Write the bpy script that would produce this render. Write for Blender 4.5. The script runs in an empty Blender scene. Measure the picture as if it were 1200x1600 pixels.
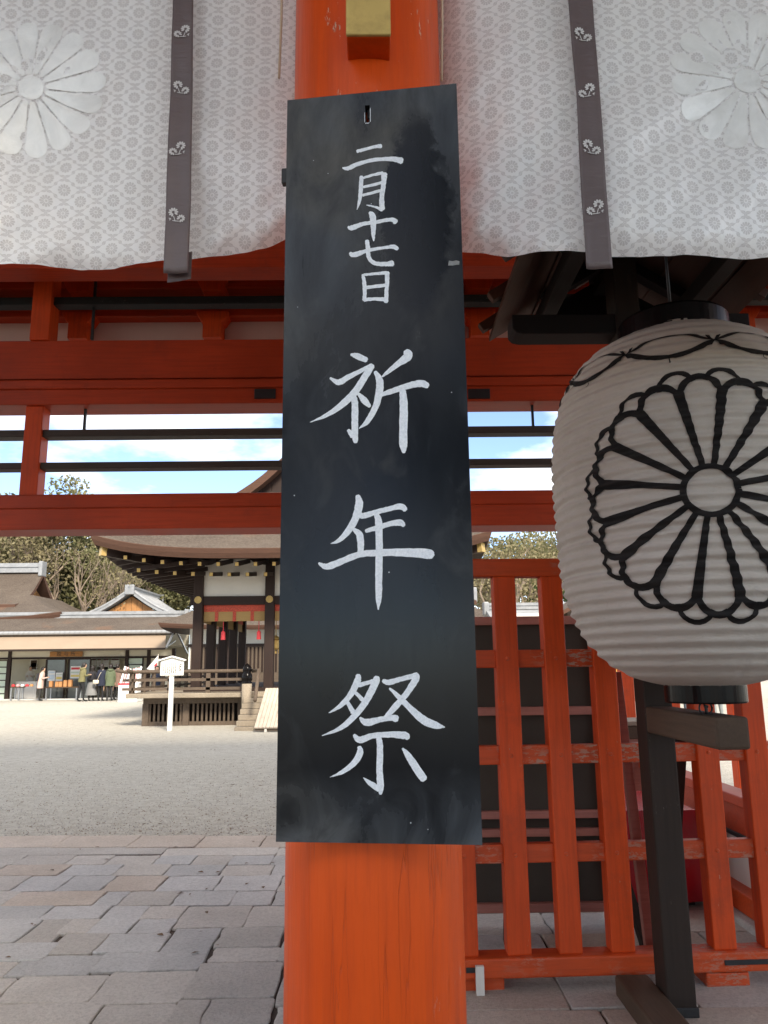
import bpy, math, random
from math import sin, cos, pi, radians, sqrt, exp, hypot, atan2
from mathutils import Matrix, Vector, noise

# ------------------------------------------------------------------ camera
SC = bpy.context.scene
COL = SC.collection
PITCH, ROLL, YAW = radians(11.3), radians(-0.65), radians(-0.6)
CAM = Vector((0.0, 0.0, 1.6))
ROT = (Matrix.Rotation(YAW, 3, 'Z') @ Matrix.Rotation(pi / 2 + PITCH, 3, 'X') @ Matrix.Rotation(ROLL, 3, 'Z'))
cd = bpy.data.cameras.new('camera')
cam = bpy.data.objects.new('camera', cd)
COL.objects.link(cam)
cd.sensor_fit = 'VERTICAL'; cd.sensor_height = 36; cd.sensor_width = 27; cd.lens = 27
cd.clip_start = 0.05; cd.clip_end = 2000
cam.matrix_world = Matrix.Translation(CAM) @ ROT.to_4x4()
SC.camera = cam

# ------------------------------------------------------------------ light
SUN_EL, SUN_AZ = radians(40), radians(22)          # azimuth: right of straight behind the camera
TO_SUN = Vector((sin(SUN_AZ) * cos(SUN_EL), -cos(SUN_AZ) * cos(SUN_EL), sin(SUN_EL)))
sd = bpy.data.lights.new('sun', 'SUN')
sd.energy = 2.3; sd.angle = radians(12); sd.color = (1.0, 0.95, 0.87)
so = bpy.data.objects.new('sun', sd); COL.objects.link(so)
so.rotation_euler = (-TO_SUN).to_track_quat('-Z', 'Y').to_euler()

W = bpy.data.worlds.new('World'); SC.world = W; W.use_nodes = True
nt = W.node_tree; nt.nodes.clear()
sky = nt.nodes.new('ShaderNodeTexSky'); sky.sky_type = 'NISHITA'; sky.sun_disc = False
sky.sun_elevation = SUN_EL; sky.sun_rotation = atan2(TO_SUN.x, TO_SUN.y)
sky.dust_density = 0.1; sky.air_density = 0.62; sky.ozone_density = 2.0; sky.altitude = 1500
tc = nt.nodes.new('ShaderNodeTexCoord')
mp = nt.nodes.new('ShaderNodeMapping'); mp.inputs['Scale'].default_value = (1.6, 1.6, 4.2)
mp.inputs['Location'].default_value = (5.0, 1.7, 0.4)
nz = nt.nodes.new('ShaderNodeTexNoise'); nz.inputs['Scale'].default_value = 1.7
nz.inputs['Detail'].default_value = 8; nz.inputs['Roughness'].default_value = 0.55
rp = nt.nodes.new('ShaderNodeValToRGB')
rp.color_ramp.elements[0].position = 0.42; rp.color_ramp.elements[1].position = 0.64
mx = nt.nodes.new('ShaderNodeMix'); mx.data_type = 'RGBA'
mx.inputs[7].default_value = (7.0, 7.0, 7.0, 1)
bg = nt.nodes.new('ShaderNodeBackground'); bg.inputs['Strength'].default_value = 0.15
ow = nt.nodes.new('ShaderNodeOutputWorld')
L = nt.links
L.new(tc.outputs['Generated'], mp.inputs[0]); L.new(mp.outputs[0], nz.inputs['Vector'])
L.new(nz.outputs['Fac'], rp.inputs[0]); L.new(rp.outputs[0], mx.inputs[0])
L.new(sky.outputs[0], mx.inputs[6]); L.new(mx.outputs[2], bg.inputs[0]); L.new(bg.outputs[0], ow.inputs[0])
vs = SC.view_settings
vs.view_transform = 'Standard'; vs.look = 'None'; vs.gamma = 1.0; vs.exposure = 1.52
vs.use_curve_mapping = False
vs.use_white_balance = True; vs.white_balance_temperature = 7300      # the phone's warm daylight setting
SC.cycles.max_bounces = 10; SC.cycles.diffuse_bounces = 6
SC.cycles.use_denoising = True

# ------------------------------------------------------------------ measuring: pixel of the photograph -> point of the place
def ray(x, y):
    return ROT @ Vector(((x - 600) / 1200.0, -(y - 800) / 1200.0, -1.0))
def P(x, y, Y):
    d = ray(x, y); return CAM + d * (Y / d.y)
def G(x, y, z=0.0):
    d = ray(x, y); return CAM + d * ((z - CAM.z) / d.z)

# ------------------------------------------------------------------ materials
def srgb(r, g, b):
    f = lambda c: (c / 255 / 12.92 if c / 255 <= 0.04045 else ((c / 255 + 0.055) / 1.055) ** 2.4)
    return (f(r), f(g), f(b))
class N:
    def __init__(s, name):
        s.m = bpy.data.materials.new(name); s.m.use_nodes = True
        s.t = s.m.node_tree; s.b = s.t.nodes['Principled BSDF']
    def node(s, k, **kw):
        n = s.t.nodes.new(k)
        for a, v in kw.items():
            setattr(n, a, v)
        return n
    def link(s, a, b): s.t.links.new(a, b)
    def val(s, sock, v):
        if hasattr(v, 'is_linked') or hasattr(v, 'links'): s.link(v, sock)
        else: sock.default_value = v
    def math(s, op, a, b=0.0, c=0.0, clamp=False):
        n = s.node('ShaderNodeMath', operation=op); n.use_clamp = clamp
        s.val(n.inputs[0], a); s.val(n.inputs[1], b); s.val(n.inputs[2], c)
        return n.outputs[0]
    def noise(s, vec, scale, detail=4, rough=0.55, stretch=None, dist=0.0):
        if stretch:
            m = s.node('ShaderNodeMapping'); m.inputs['Scale'].default_value = stretch
            s.link(vec, m.inputs[0]); vec = m.outputs[0]
        n = s.node('ShaderNodeTexNoise'); s.link(vec, n.inputs['Vector'])
        n.inputs['Scale'].default_value = scale; n.inputs['Detail'].default_value = detail
        n.inputs['Roughness'].default_value = rough; n.inputs['Distortion'].default_value = dist
        return n.outputs['Fac']
    def ramp(s, fac, stops):
        r = s.node('ShaderNodeValToRGB'); cr = r.color_ramp
        while len(cr.elements) < len(stops): cr.elements.new(0.5)
        for e, (p, c) in zip(cr.elements, stops):
            e.position = p; e.color = (c, c, c, 1) if not hasattr(c, '__len__') else (*c, 1)
        s.link(fac, r.inputs[0]); return r.outputs[0]
    def mix(s, fac, a, b, blend='MIX'):
        n = s.node('ShaderNodeMix', data_type='RGBA', blend_type=blend)
        for i, v in ((0, fac), (6, a), (7, b)):
            if hasattr(v, '__len__') and not hasattr(v, 'links'): v = (*v[:3], 1)
            s.val(n.inputs[i], v)
        return n.outputs[2]
    def gen(s): return s.node('ShaderNodeTexCoord').outputs['Object']
    def uv(s): return s.node('ShaderNodeTexCoord').outputs['UV']
    def base(s, c):
        if hasattr(c, 'links'): s.link(c, s.b.inputs['Base Color'])
        else: s.b.inputs['Base Color'].default_value = (*c[:3], 1)
    def rough(s, r): s.val(s.b.inputs['Roughness'], r)
    def bump(s, h, strength=0.3, dist=0.01):
        n = s.node('ShaderNodeBump'); n.inputs['Strength'].default_value = strength
        n.inputs['Distance'].default_value = dist; s.link(h, n.inputs['Height'])
        s.link(n.outputs[0], s.b.inputs['Normal'])

def simple(name, col, rough=0.6, var=0.18, scale=6, stretch=None, bump=0.2, bdist=0.004, metal=0.0, spec=None):
    n = N(name); g = n.gen()
    f = n.noise(g, scale, 6, 0.6, stretch)
    f2 = n.noise(g, scale * 7, 3, 0.6, stretch)
    dark = tuple(c * (1 - var) for c in col); lite = tuple(min(1, c * (1 + var)) for c in col)
    c = n.mix(n.ramp(f, [(0.3, 0.0), (0.7, 1.0)]), dark, lite)
    n.base(n.mix(n.math('MULTIPLY', f2, 0.5), c, tuple(x * (1 - var) for x in col)))
    n.rough(rough); n.b.inputs['Metallic'].default_value = metal
    if spec is not None: n.b.inputs['Specular IOR Level'].default_value = spec
    if bump: n.bump(f2, bump, bdist)
    return n.m

def painted_wood(name, col, wear_col, grain, wear=0.72, rough=0.5, var=0.22, bump=0.4):
    """paint on timber: grain relief, faded patches, chips that show the wood"""
    n = N(name); g = n.gen()
    gr = n.noise(g, 9, 6, 0.65, grain)
    big = n.noise(g, 1.6, 5, 0.6)
    chips = n.noise(g, 26, 8, 0.7, tuple(1 + (s - 1) * 0.25 for s in grain))
    patch = n.noise(g, 2.3, 3, 0.5)
    c = n.mix(n.ramp(big, [(0.3, 0.0), (0.72, 1.0)]), tuple(x * (1 - var) for x in col), tuple(x * (1 + var * 0.6) for x in col))
    c = n.mix(n.math('MULTIPLY', n.ramp(gr, [(0.44, 0.0), (0.68, 1.0)]), 0.5), c, tuple(x * 0.55 for x in col))
    grime = n.noise(g, 4.5, 8, 0.75)
    c = n.mix(n.ramp(grime, [(0.54, 0.0), (0.74, 0.45)]), c, tuple(x * 0.35 + .012 for x in col))
    m = n.math('MULTIPLY', n.ramp(chips, [(wear - 0.1, 0.0), (wear - 0.06, 1.0)]), n.ramp(patch, [(0.45, 0.0), (0.62, 1.0)]))
    n.base(n.mix(m, c, wear_col))
    n.rough(n.math('ADD', n.math('MULTIPLY', big, 0.25), rough - 0.1))
    h = n.math('SUBTRACT', n.math('MULTIPLY', gr, 0.6), n.math('MULTIPLY', m, 0.8))
    n.b.inputs['Specular IOR Level'].default_value = 0.3
    n.bump(h, bump, 0.004)
    return n.m

VERM = (0.56, 0.095, 0.028)
M = {}
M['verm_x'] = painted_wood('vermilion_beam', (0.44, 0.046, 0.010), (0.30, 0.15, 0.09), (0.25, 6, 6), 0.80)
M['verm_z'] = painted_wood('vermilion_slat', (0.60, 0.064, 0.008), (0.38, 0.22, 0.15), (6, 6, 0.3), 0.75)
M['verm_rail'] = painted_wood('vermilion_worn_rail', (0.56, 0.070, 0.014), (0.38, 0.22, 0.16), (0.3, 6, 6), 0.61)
M['dark_rail'] = painted_wood('dark_rail', (0.060, 0.046, 0.038), (0.2, 0.17, 0.14), (0.3, 8, 8), 0.74, 0.6)
M['black_rail'] = painted_wood('black_rail', (0.010, 0.011, 0.010), (0.08, 0.09, 0.08), (0.3, 8, 8), 0.72, 0.5)
M['plaster_pink'] = simple('plaster', (0.62, 0.48, 0.42), 0.85, 0.06, 3, bump=0.1)
M['black_metal'] = simple('black_iron', (0.012, 0.012, 0.013), 0.45, 0.3, 30, bump=0.3)
M['ochre'] = painted_wood('ochre_paint', (0.52, 0.36, 0.12), (0.30, 0.2, 0.1), (2, 2, 2), 0.8, 0.7)
M['white_wood'] = simple('pale_wood', (0.62, 0.58, 0.52), 0.7, 0.12, 8, (1, 1, .2))
M['old_wood'] = painted_wood('weathered_dark_wood', (0.026, 0.016, 0.011), (0.13, 0.10, 0.075), (7, 7, 0.3), 0.74, 0.7, 0.25, 0.5)
M['old_wood_y'] = painted_wood('weathered_wood_arm', (0.085, 0.054, 0.034), (0.15, 0.11, 0.08), (8, 0.35, 8), 0.78, 0.7, 0.25, 0.5)
M['roof_wood'] = painted_wood('lantern_roof_board', (0.050, 0.020, 0.010), (0.11, 0.065, 0.04), (8, 0.35, 8), 0.8, 0.6, 0.25, 0.4)
M['roof_shade'] = painted_wood('shaded_roof_timber', (0.008, 0.005, 0.004), (0.02, 0.012, 0.008), (8, 0.35, 8), 0.8, 0.7)  # near-black colour paints in the deep shade under the lantern roof
M['brown_panel'] = simple('brown_panel', (0.042, 0.031, 0.021), 0.8, 0.2, 2.5, (1, 1, 1), 0.15)
M['pink_frame'] = painted_wood('faded_red_frame', (0.42, 0.17, 0.13), (0.4, 0.26, 0.2), (0.3, 6, 6), 0.76)
M['red_cloth'] = simple('red_cloth', (0.42, 0.012, 0.02), 0.6, 0.12, 5)
M['gold'] = simple('gilt_metal', (0.50, 0.34, 0.12), 0.45, 0.2, 8, metal=0.5, bump=0)
M['stage_wood'] = painted_wood('dark_stage_timber', (0.030, 0.016, 0.012), (0.09, 0.06, 0.045), (5, 5, 0.4), 0.78, 0.6)
M['stage_base'] = painted_wood('grey_brown_timber', (0.12, 0.088, 0.064), (0.26, 0.21, 0.16), (2, 2, 2), 0.74, 0.75)
M['stage_deck'] = painted_wood('pale_deck', (0.30, 0.25, 0.19), (0.5, 0.45, 0.37), (3, 3, 3), 0.7, 0.8)
M['ramp_wood'] = painted_wood('pale_ramp_boards', (0.52, 0.44, 0.36), (0.42, 0.27, 0.22), (5, 0.6, 0.6), 0.7, 0.8)
M['white_wall'] = simple('white_plaster', (0.66, 0.63, 0.57), 0.9, 0.06, 1.5, bump=0.05)
M['cream'] = simple('cream_wall', (0.62, 0.58, 0.47), 0.85, 0.06, 1.5, bump=0.05)
M['counter'] = simple('white_counter', (0.66, 0.64, 0.6), 0.6, 0.05, 2, bump=0)
M['awning'] = simple('tan_awning', (0.30, 0.225, 0.16), 0.8, 0.06, 1.2, bump=0.1)
M['tile'] = simple('grey_roof_tile', (0.27, 0.28, 0.29), 0.45, 0.25, 3, bump=0.2)
M['gable_wood'] = painted_wood('gable_planks', (0.42, 0.20, 0.075), (0.3, 0.16, 0.07), (6, 6, 0.4), 0.8, 0.7)
M['mint'] = simple('pale_green_screen', (0.52, 0.62, 0.52), 0.7, 0.05, 2, bump=0)
M['paper'] = simple('white_paper', (0.78, 0.78, 0.76), 0.7, 0.04, 4, bump=0)
M['sign_white'] = simple('white_painted_wood', (0.78, 0.77, 0.72), 0.5, 0.05, 4, bump=0.05)
M['ink'] = simple('black_ink', (0.03, 0.03, 0.03), 0.7, 0.1, 10, bump=0)
M['red_paint'] = simple('red_paint', (0.6, 0.04, 0.05), 0.6, 0.1, 8, bump=0)
M['pinkpaper'] = simple('pink_white_wrap', (0.78, 0.42, 0.42), 0.7, 0.3, 9, (6, 6, 1), 0)
M['ema_wood'] = simple('orange_wood', (0.52, 0.25, 0.10), 0.7, 0.15, 5)
M['blind'] = simple('reed_blind', (0.40, 0.25, 0.09), 0.7, 0.15, 20, (.2, .2, 6))
M['brocade'] = simple('red_brocade', (0.55, 0.07, 0.035), 0.6, 0.45, 30, bump=0)
M['glass'] = simple('dim_glass', (0.10, 0.11, 0.11), 0.12, 0.2, 2, bump=0)
M['steel'] = simple('grey_steel', (0.35, 0.35, 0.35), 0.4, 0.1, 6, metal=0.8, bump=0)

def make_bark():
    n = N('cypress_bark_thatch'); g = n.gen()
    big = n.noise(g, 0.9, 5, 0.6); fine = n.noise(g, 14, 5, 0.7); st = n.noise(g, 3, 4, .6, (.3, .3, 9))
    c = n.mix(n.ramp(big, [(0.35, 0.0), (0.7, 1.0)]), (0.052, 0.036, 0.026), (0.085, 0.064, 0.048))
    c = n.mix(n.math('MULTIPLY', n.ramp(fine, [(0.42, 0.0), (0.62, 1.0)]), 0.5), c, (0.145, 0.118, 0.092))
    c = n.mix(n.ramp(n.noise(g, .6, 3), [(0.62, 0.0), (0.72, .5)]), c, (0.15, 0.075, 0.04))
    n.base(c); n.rough(0.9); n.bump(n.math('ADD', fine, st), 0.6, 0.03)
    return n.m
M['bark'] = make_bark()
M['bark_edge'] = simple('bark_eave_edge', (0.095, 0.045, 0.028), 0.9, 0.25, 4, (.4, .4, 14), 0.5, 0.02)

def make_pillar_mat():
    n = N('vermilion_lacquer_pillar'); g = n.gen()
    streak = n.noise(g, 5, 6, 0.65, (5, 5, 0.35)); big = n.noise(g, 1.3, 4, 0.55)
    fl = n.noise(g, 30, 8, 0.75, (1, 1, .25)); pt = n.noise(g, 3, 3, 0.5)
    z = n.node('ShaderNodeSeparateXYZ'); n.link(g, z.inputs[0])
    c = n.mix(n.ramp(big, [(0.3, 0.0), (0.7, 1.0)]), (0.62, 0.066, 0.006), (0.72, 0.094, 0.010))
    c = n.mix(n.math('MULTIPLY', n.ramp(streak, [(0.42, 0.0), (0.68, 1.0)]), 0.5), c, (0.42, 0.048, 0.010))
    wn = n.node('ShaderNodeTexVoronoi'); wn.inputs['Scale'].default_value = 16; n.link(g, wn.inputs['Vector'])
    chip = n.math('MULTIPLY', n.ramp(fl, [(0.635, 0.0), (0.655, 1.0)]), n.ramp(pt, [(0.5, 0.0), (0.6, 1.0)]))
    c = n.mix(chip, c, (0.62, 0.42, 0.32))
    dk = n.math('MULTIPLY', n.ramp(n.noise(g, 19, 7, .7, (1, 1, .4)), [(0.70, 0.0), (0.73, 1.0)]), n.ramp(n.noise(g, 2.1, 2), [(0.5, 0), (0.62, 1.0)]))
    c = n.mix(n.math('MULTIPLY', dk, 0.8), c, (0.12, 0.03, 0.012))
    ck = n.noise(g, 6.5, 3, 0.5, (3.2, 3.2, 0.10), 0.25)
    crack = n.math('MULTIPLY', n.ramp(n.math('ABSOLUTE', n.math('SUBTRACT', ck, 0.5)), [(0.002, 1.0), (0.006, 0.0)]), n.ramp(n.noise(g, 1.7, 4, .6, (1, 1, .8)), [(0.50, 0.0), (0.56, 1.0)]))
    c = n.mix(n.math('MULTIPLY', crack, 0.22), c, (0.20, 0.028, 0.008))
    n.base(c); n.rough(n.math('ADD', 0.30, n.math('MULTIPLY', big, 0.25)))
    n.b.inputs['Specular IOR Level'].default_value = 0.28
    h = n.math('ADD', n.math('MULTIPLY', streak, 0.7), n.math('MULTIPLY', chip, -0.6))
    h = n.math('ADD', n.math('SUBTRACT', h, n.math('MULTIPLY', crack, 0.35)), n.math('MULTIPLY', n.noise(g, 2.6, 3, .5, (2.5, 2.5, 0.6)), 1.6))
    n.bump(h, 0.55, 0.008)
    return n.m
M['pillar'] = make_pillar_mat()

def make_board_mat():
    """black lacquer with grey mottling, blacker patches and ghost brush marks"""
    n = N('black_lacquer_board'); u = n.uv()
    s = n.node('ShaderNodeSeparateXYZ'); n.link(u, s.inputs[0]); x, y = s.outputs[0], s.outputs[1]   # metres from the bottom centre
    res = n.noise(u, 3.6, 7, 0.66, (2.2, 0.8, 1), 0.5)
    cloud = n.noise(u, 7, 5, 0.6, (1.0, 0.7, 1), 1.2)
    brush = n.noise(u, 16, 5, 0.7, (6, 0.5, 1))
    # grey mottling lies mostly on the upper left half
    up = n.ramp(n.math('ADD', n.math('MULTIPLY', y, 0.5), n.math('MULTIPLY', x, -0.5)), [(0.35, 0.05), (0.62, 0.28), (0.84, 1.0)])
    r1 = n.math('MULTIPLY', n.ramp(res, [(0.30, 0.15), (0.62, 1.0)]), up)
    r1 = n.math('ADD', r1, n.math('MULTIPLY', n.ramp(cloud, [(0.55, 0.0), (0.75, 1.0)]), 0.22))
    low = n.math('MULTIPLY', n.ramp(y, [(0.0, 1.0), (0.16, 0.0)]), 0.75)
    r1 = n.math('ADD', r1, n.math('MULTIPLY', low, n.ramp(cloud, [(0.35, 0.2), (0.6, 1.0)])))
    # blacker patch, upper right: brushy edge
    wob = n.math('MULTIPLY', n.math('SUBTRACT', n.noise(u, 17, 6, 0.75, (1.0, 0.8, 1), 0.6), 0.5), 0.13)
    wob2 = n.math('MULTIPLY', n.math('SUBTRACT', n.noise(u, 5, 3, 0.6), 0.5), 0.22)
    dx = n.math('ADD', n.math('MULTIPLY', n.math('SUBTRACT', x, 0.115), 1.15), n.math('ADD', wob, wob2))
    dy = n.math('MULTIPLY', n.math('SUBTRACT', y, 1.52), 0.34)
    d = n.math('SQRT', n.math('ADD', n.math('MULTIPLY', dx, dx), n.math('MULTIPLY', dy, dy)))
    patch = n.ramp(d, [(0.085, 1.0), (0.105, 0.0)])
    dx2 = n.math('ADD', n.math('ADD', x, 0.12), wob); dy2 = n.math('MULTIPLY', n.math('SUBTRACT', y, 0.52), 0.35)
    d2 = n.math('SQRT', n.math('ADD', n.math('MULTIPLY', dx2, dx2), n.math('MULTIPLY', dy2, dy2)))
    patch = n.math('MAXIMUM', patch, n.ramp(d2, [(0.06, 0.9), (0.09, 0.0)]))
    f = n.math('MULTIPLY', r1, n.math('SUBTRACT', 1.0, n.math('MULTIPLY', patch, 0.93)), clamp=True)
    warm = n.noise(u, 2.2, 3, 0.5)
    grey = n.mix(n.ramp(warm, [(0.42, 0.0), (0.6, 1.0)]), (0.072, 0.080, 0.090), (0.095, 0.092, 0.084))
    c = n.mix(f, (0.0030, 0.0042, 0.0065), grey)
    # white flecks of paint
    v = n.node('ShaderNodeTexVoronoi'); v.inputs['Scale'].default_value = 26; n.link(u, v.inputs['Vector'])
    rnd = n.node('ShaderNodeSeparateXYZ'); n.link(v.outputs['Color'], rnd.inputs[0])
    fleck = n.math('MULTIPLY', n.ramp(v.outputs['Distance'], [(0.030, 1.0), (0.05, 0.0)]), n.ramp(rnd.outputs[0], [(0.80, 0.0), (0.82, 1.0)]))
    c = n.mix(fleck, c, (0.55, 0.57, 0.58))
    n.base(c)
    n.b.inputs['Specular IOR Level'].default_value = 0.22
    n.rough(n.math('ADD', 0.12, n.math('ADD', n.math('MULTIPLY', f, 0.36), n.math('MULTIPLY', brush, 0.10))))
    n.bump(n.math('ADD', n.math('MULTIPLY', brush, 0.4), n.math('MULTIPLY', fleck, 0.8)), 0.06, 0.002)
    return n.m
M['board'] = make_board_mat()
def make_brush():
    n = N('white_brush_stroke'); u = n.uv()
    st = n.noise(u, 3.0, 5, 0.7, (1.2, 9, 1)); bl = n.noise(u, 1.4, 4, 0.6, (2, 1.2, 1))
    f = n.ramp(n.math('ADD', n.math('MULTIPLY', st, 0.65), n.math('MULTIPLY', bl, 0.35)), [(0.46, 0.0), (0.66, 1.0)])
    n.base(n.mix(f, (0.84, 0.87, 0.90), (0.50, 0.545, 0.59))); n.rough(0.5); n.bump(st, 0.5, 0.0015)
    return n.m
M['brush'] = make_brush()
M['chalk'] = simple('white_brush_paint', (0.74, 0.78, 0.82), 0.6, 0.14, 40, (3, 3, 3), 0.4, 0.0012)

def make_silk():
    n = N('figured_white_silk'); u = n.uv()
    s = n.node('ShaderNodeSeparateXYZ'); n.link(u, s.inputs[0])
    PX, PY = 0.105, 0.079
    cx = n.math('SUBTRACT', n.math('FRACT', n.math('ADD', n.math('DIVIDE', s.outputs[0], PX), 40.0)), 0.5)
    cy = n.math('SUBTRACT', n.math('FRACT', n.math('ADD', n.math('DIVIDE', s.outputs[1], PY), 40.0)), 0.5)
    ax, ay = n.math('ABSOLUTE', cx), n.math('ABSOLUTE', cy)
    q = n.math('ADD', ax, ay)
    # the nearer of the two staggered medallion centres
    bx, by = n.math('SUBTRACT', 0.5, ax), n.math('SUBTRACT', 0.5, ay)
    own = n.math('LESS_THAN', q, 0.5)
    sel = lambda a, b: n.math('ADD', n.math('MULTIPLY', a, own), n.math('MULTIPLY', b, n.math('SUBTRACT', 1.0, own)))
    mx_, my_ = n.math('MULTIPLY', sel(ax, bx), PX), n.math('MULTIPLY', sel(ay, by), PY)
    r = n.math('SQRT', n.math('ADD', n.math('MULTIPLY', mx_, mx_), n.math('MULTIPLY', my_, my_)))
    th = n.math('ARCTAN2', my_, mx_)
    spoke = n.math('GREATER_THAN', n.math('COSINE', n.math('MULTIPLY', th, 12.0)), -0.80)
    core = n.math('GREATER_THAN', n.math('ABSOLUTE', n.math('SUBTRACT', r, 0.0055)), 0.0012)
    scal = n.math('ADD', 0.0185, n.math('MULTIPLY', n.math('COSINE', n.math('MULTIPLY', th, 12.0)), 0.0011))
    med = n.math('MULTIPLY', n.math('MULTIPLY', n.math('LESS_THAN', r, scal), spoke), core)
    # scrolling leaf band along the ogee between medallions
    t = n.math('SUBTRACT', ax, ay)
    wv = n.math('MULTIPLY', n.math('SINE', n.math('MULTIPLY', t, 2 * pi * 2)), 0.030)
    bend = n.math('MULTIPLY', n.math('SUBTRACT', n.math('MULTIPLY', n.math('MULTIPLY', t, t), 4.0), 0.5), 0.0)
    off = n.math('ABSOLUTE', n.math('ADD', n.math('SUBTRACT', q, 0.5), n.math('ADD', wv, bend)))
    leaf = n.math('MULTIPLY', n.math('ADD', 0.5, n.math('MULTIPLY', n.math('COSINE', n.math('MULTIPLY', t, 2 * pi * 3)), 0.5)), 0.066)
    band = n.math('LESS_THAN', off, n.math('ADD', leaf, 0.016))
    vein = n.math('GREATER_THAN', n.math('ABSOLUTE', n.math('SUBTRACT', off, 0.020)), 0.006)
    gap = n.math('LESS_THAN', n.math('ABSOLUTE', t), 0.44)
    band = n.math('MULTIPLY', n.math('MULTIPLY', band, vein), gap)
    # little diamonds at the crossings
    ex, ey = n.math('SUBTRACT', 0.5, n.math('MAXIMUM', ax, ay)), n.math('MINIMUM', ax, ay)
    dia = n.math('LESS_THAN', n.math('ADD', ex, ey), 0.055)
    dia = n.math('MULTIPLY', dia, n.math('GREATER_THAN', n.math('ADD', ex, ey), 0.022))
    msk = n.math('MAXIMUM', med, n.math('MAXIMUM', band, dia))
    weave = n.noise(u, 90, 3, 0.6, (1, 6, 1))
    soft = n.noise(u, 2.2, 4, 0.6)
    light = n.mix(soft, (0.82, 0.81, 0.79), (0.88, 0.87, 0.855))
    dark = n.mix(soft, (0.53, 0.505, 0.49), (0.60, 0.575, 0.555))
    k = n.math('MULTIPLY', msk, n.math('ADD', 0.75, n.math('MULTIPLY', weave, 0.3)))
    n.base(n.mix(k, light, dark))
    n.rough(n.math('ADD', 0.28, n.math('MULTIPLY', msk, 0.25)))
    n.b.inputs['Sheen Weight'].default_value = 0.3; n.b.inputs['Specular IOR Level'].default_value = 0.8
    trl = n.node('ShaderNodeBsdfTranslucent'); trl.inputs[0].default_value = (.8, .79, .77, 1)
    mxs = n.node('ShaderNodeMixShader'); mxs.inputs[0].default_value = .15
    n.link(n.b.outputs[0], mxs.inputs[1]); n.link(trl.outputs[0], mxs.inputs[2]); n.link(mxs.outputs[0], n.t.nodes['Material Output'].inputs[0])
    n.bump(n.math('ADD', n.math('MULTIPLY', n.noise(u, 9, 6, .65, (1, .8, 1), .8), 1.6), n.math('MULTIPLY', weave, 0.05)), 0.28, 0.012)
    return n.m
M['silk'] = make_silk()
def make_foil():
    n = N('silver_leaf_crest'); u = n.uv()
    a = n.noise(u, 9, 6, 0.65, None, 0.8); b = n.noise(u, 40, 4, 0.6)
    n.base(n.mix(n.ramp(a, [(0.35, 0.0), (0.68, 1.0)]), (0.74, 0.735, 0.70), (0.88, 0.875, 0.84)))
    n.rough(n.math('ADD', 0.34, n.math('MULTIPLY', a, 0.25)))
    n.b.inputs['Metallic'].default_value = 0.25
    n.bump(n.math('ADD', a, n.math('MULTIPLY', b, 0.3)), 0.3, 0.006)
    return n.m
M['foil'] = make_foil()
M['ribbon'] = simple('taupe_satin', (0.125, 0.092, 0.090), 0.38, 0.10, 3, (1, 1, 4), 0.25, 0.01)
M['print'] = simple('white_print', (0.62, 0.60, 0.58), 0.6, 0.08, 20, bump=0)
M['cord'] = simple('straw_cord', (0.52, 0.40, 0.28), 0.8, 0.15, 20)

def make_paper():
    n = N('lantern_paper'); g = n.gen()
    a = n.noise(g, 2.2, 5, 0.6); fib = n.noise(g, 38, 6, 0.7, (1, 1, 2.5)); cr = n.noise(g, 15, 7, 0.72, (.7, .7, 2.2), 1.2)
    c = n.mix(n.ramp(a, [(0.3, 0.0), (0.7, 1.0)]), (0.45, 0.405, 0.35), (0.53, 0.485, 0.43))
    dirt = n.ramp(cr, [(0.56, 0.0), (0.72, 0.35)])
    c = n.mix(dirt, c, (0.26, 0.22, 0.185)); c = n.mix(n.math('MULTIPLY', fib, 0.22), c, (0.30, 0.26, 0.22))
    n.base(c); n.rough(0.75); n.bump(n.math('ADD', cr, n.math('MULTIPLY', fib, 0.5)), 0.65, 0.009)
    n.b.inputs['Subsurface Weight'].default_value = 0.0
    return n.m
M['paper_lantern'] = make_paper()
def make_ink():
    n = N('lantern_ink'); g = n.gen()
    f = n.noise(g, 5, 5, 0.6, (1, 1, 8))
    n.base(n.mix(n.ramp(f, [(0.4, 0.0), (0.75, 1.0)]), (0.010, 0.009, 0.009), (0.028, 0.025, 0.023))); n.rough(0.7); n.b.inputs['Specular IOR Level'].default_value = 0.15
    return n.m
M['lantern_ink'] = make_ink()
M['black_lacquer'] = simple('black_lacquer_ring', (0.006, 0.005, 0.005), 0.22, 0.1, 5, bump=0, spec=0.12)

def make_gravel():
    n = N('raked_pale_gravel'); g = n.gen()
    big = n.noise(g, 0.25, 5, 0.6); mid = n.noise(g, 7, 9, 0.78, (0.8, 1.1, 1)); fine = n.noise(g, 60, 4, 0.75)
    v = n.node('ShaderNodeTexVoronoi'); v.inputs['Scale'].default_value = 42; n.link(g, v.inputs['Vector'])
    c = n.mix(n.ramp(big, [(0.3, 0.0), (0.7, 1.0)]), (0.63, 0.605, 0.53), (0.70, 0.675, 0.60))
    c = n.mix(n.math('MULTIPLY', n.ramp(mid, [(0.46, 0.0), (0.66, 1.0)]), 0.62), c, (0.30, 0.26, 0.20))
    c = n.mix(n.math('MULTIPLY', v.outputs['Distance'], 0.55), c, (0.36, 0.32, 0.26))
    sp = n.math('MULTIPLY', n.ramp(n.noise(g, 7, 6, .8), [(0.64, 0.0), (0.67, 1.0)]), 0.7)
    c = n.mix(sp, c, (0.14, 0.105, 0.075))
    n.base(c); n.rough(0.95); n.b.inputs['Specular IOR Level'].default_value = 0.2
    n.bump(n.math('ADD', n.math('MULTIPLY', mid, 1.2), n.math('ADD', fine, v.outputs['Distance'])), 0.8, 0.035)
    return n.m
M['gravel'] = make_gravel()
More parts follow.
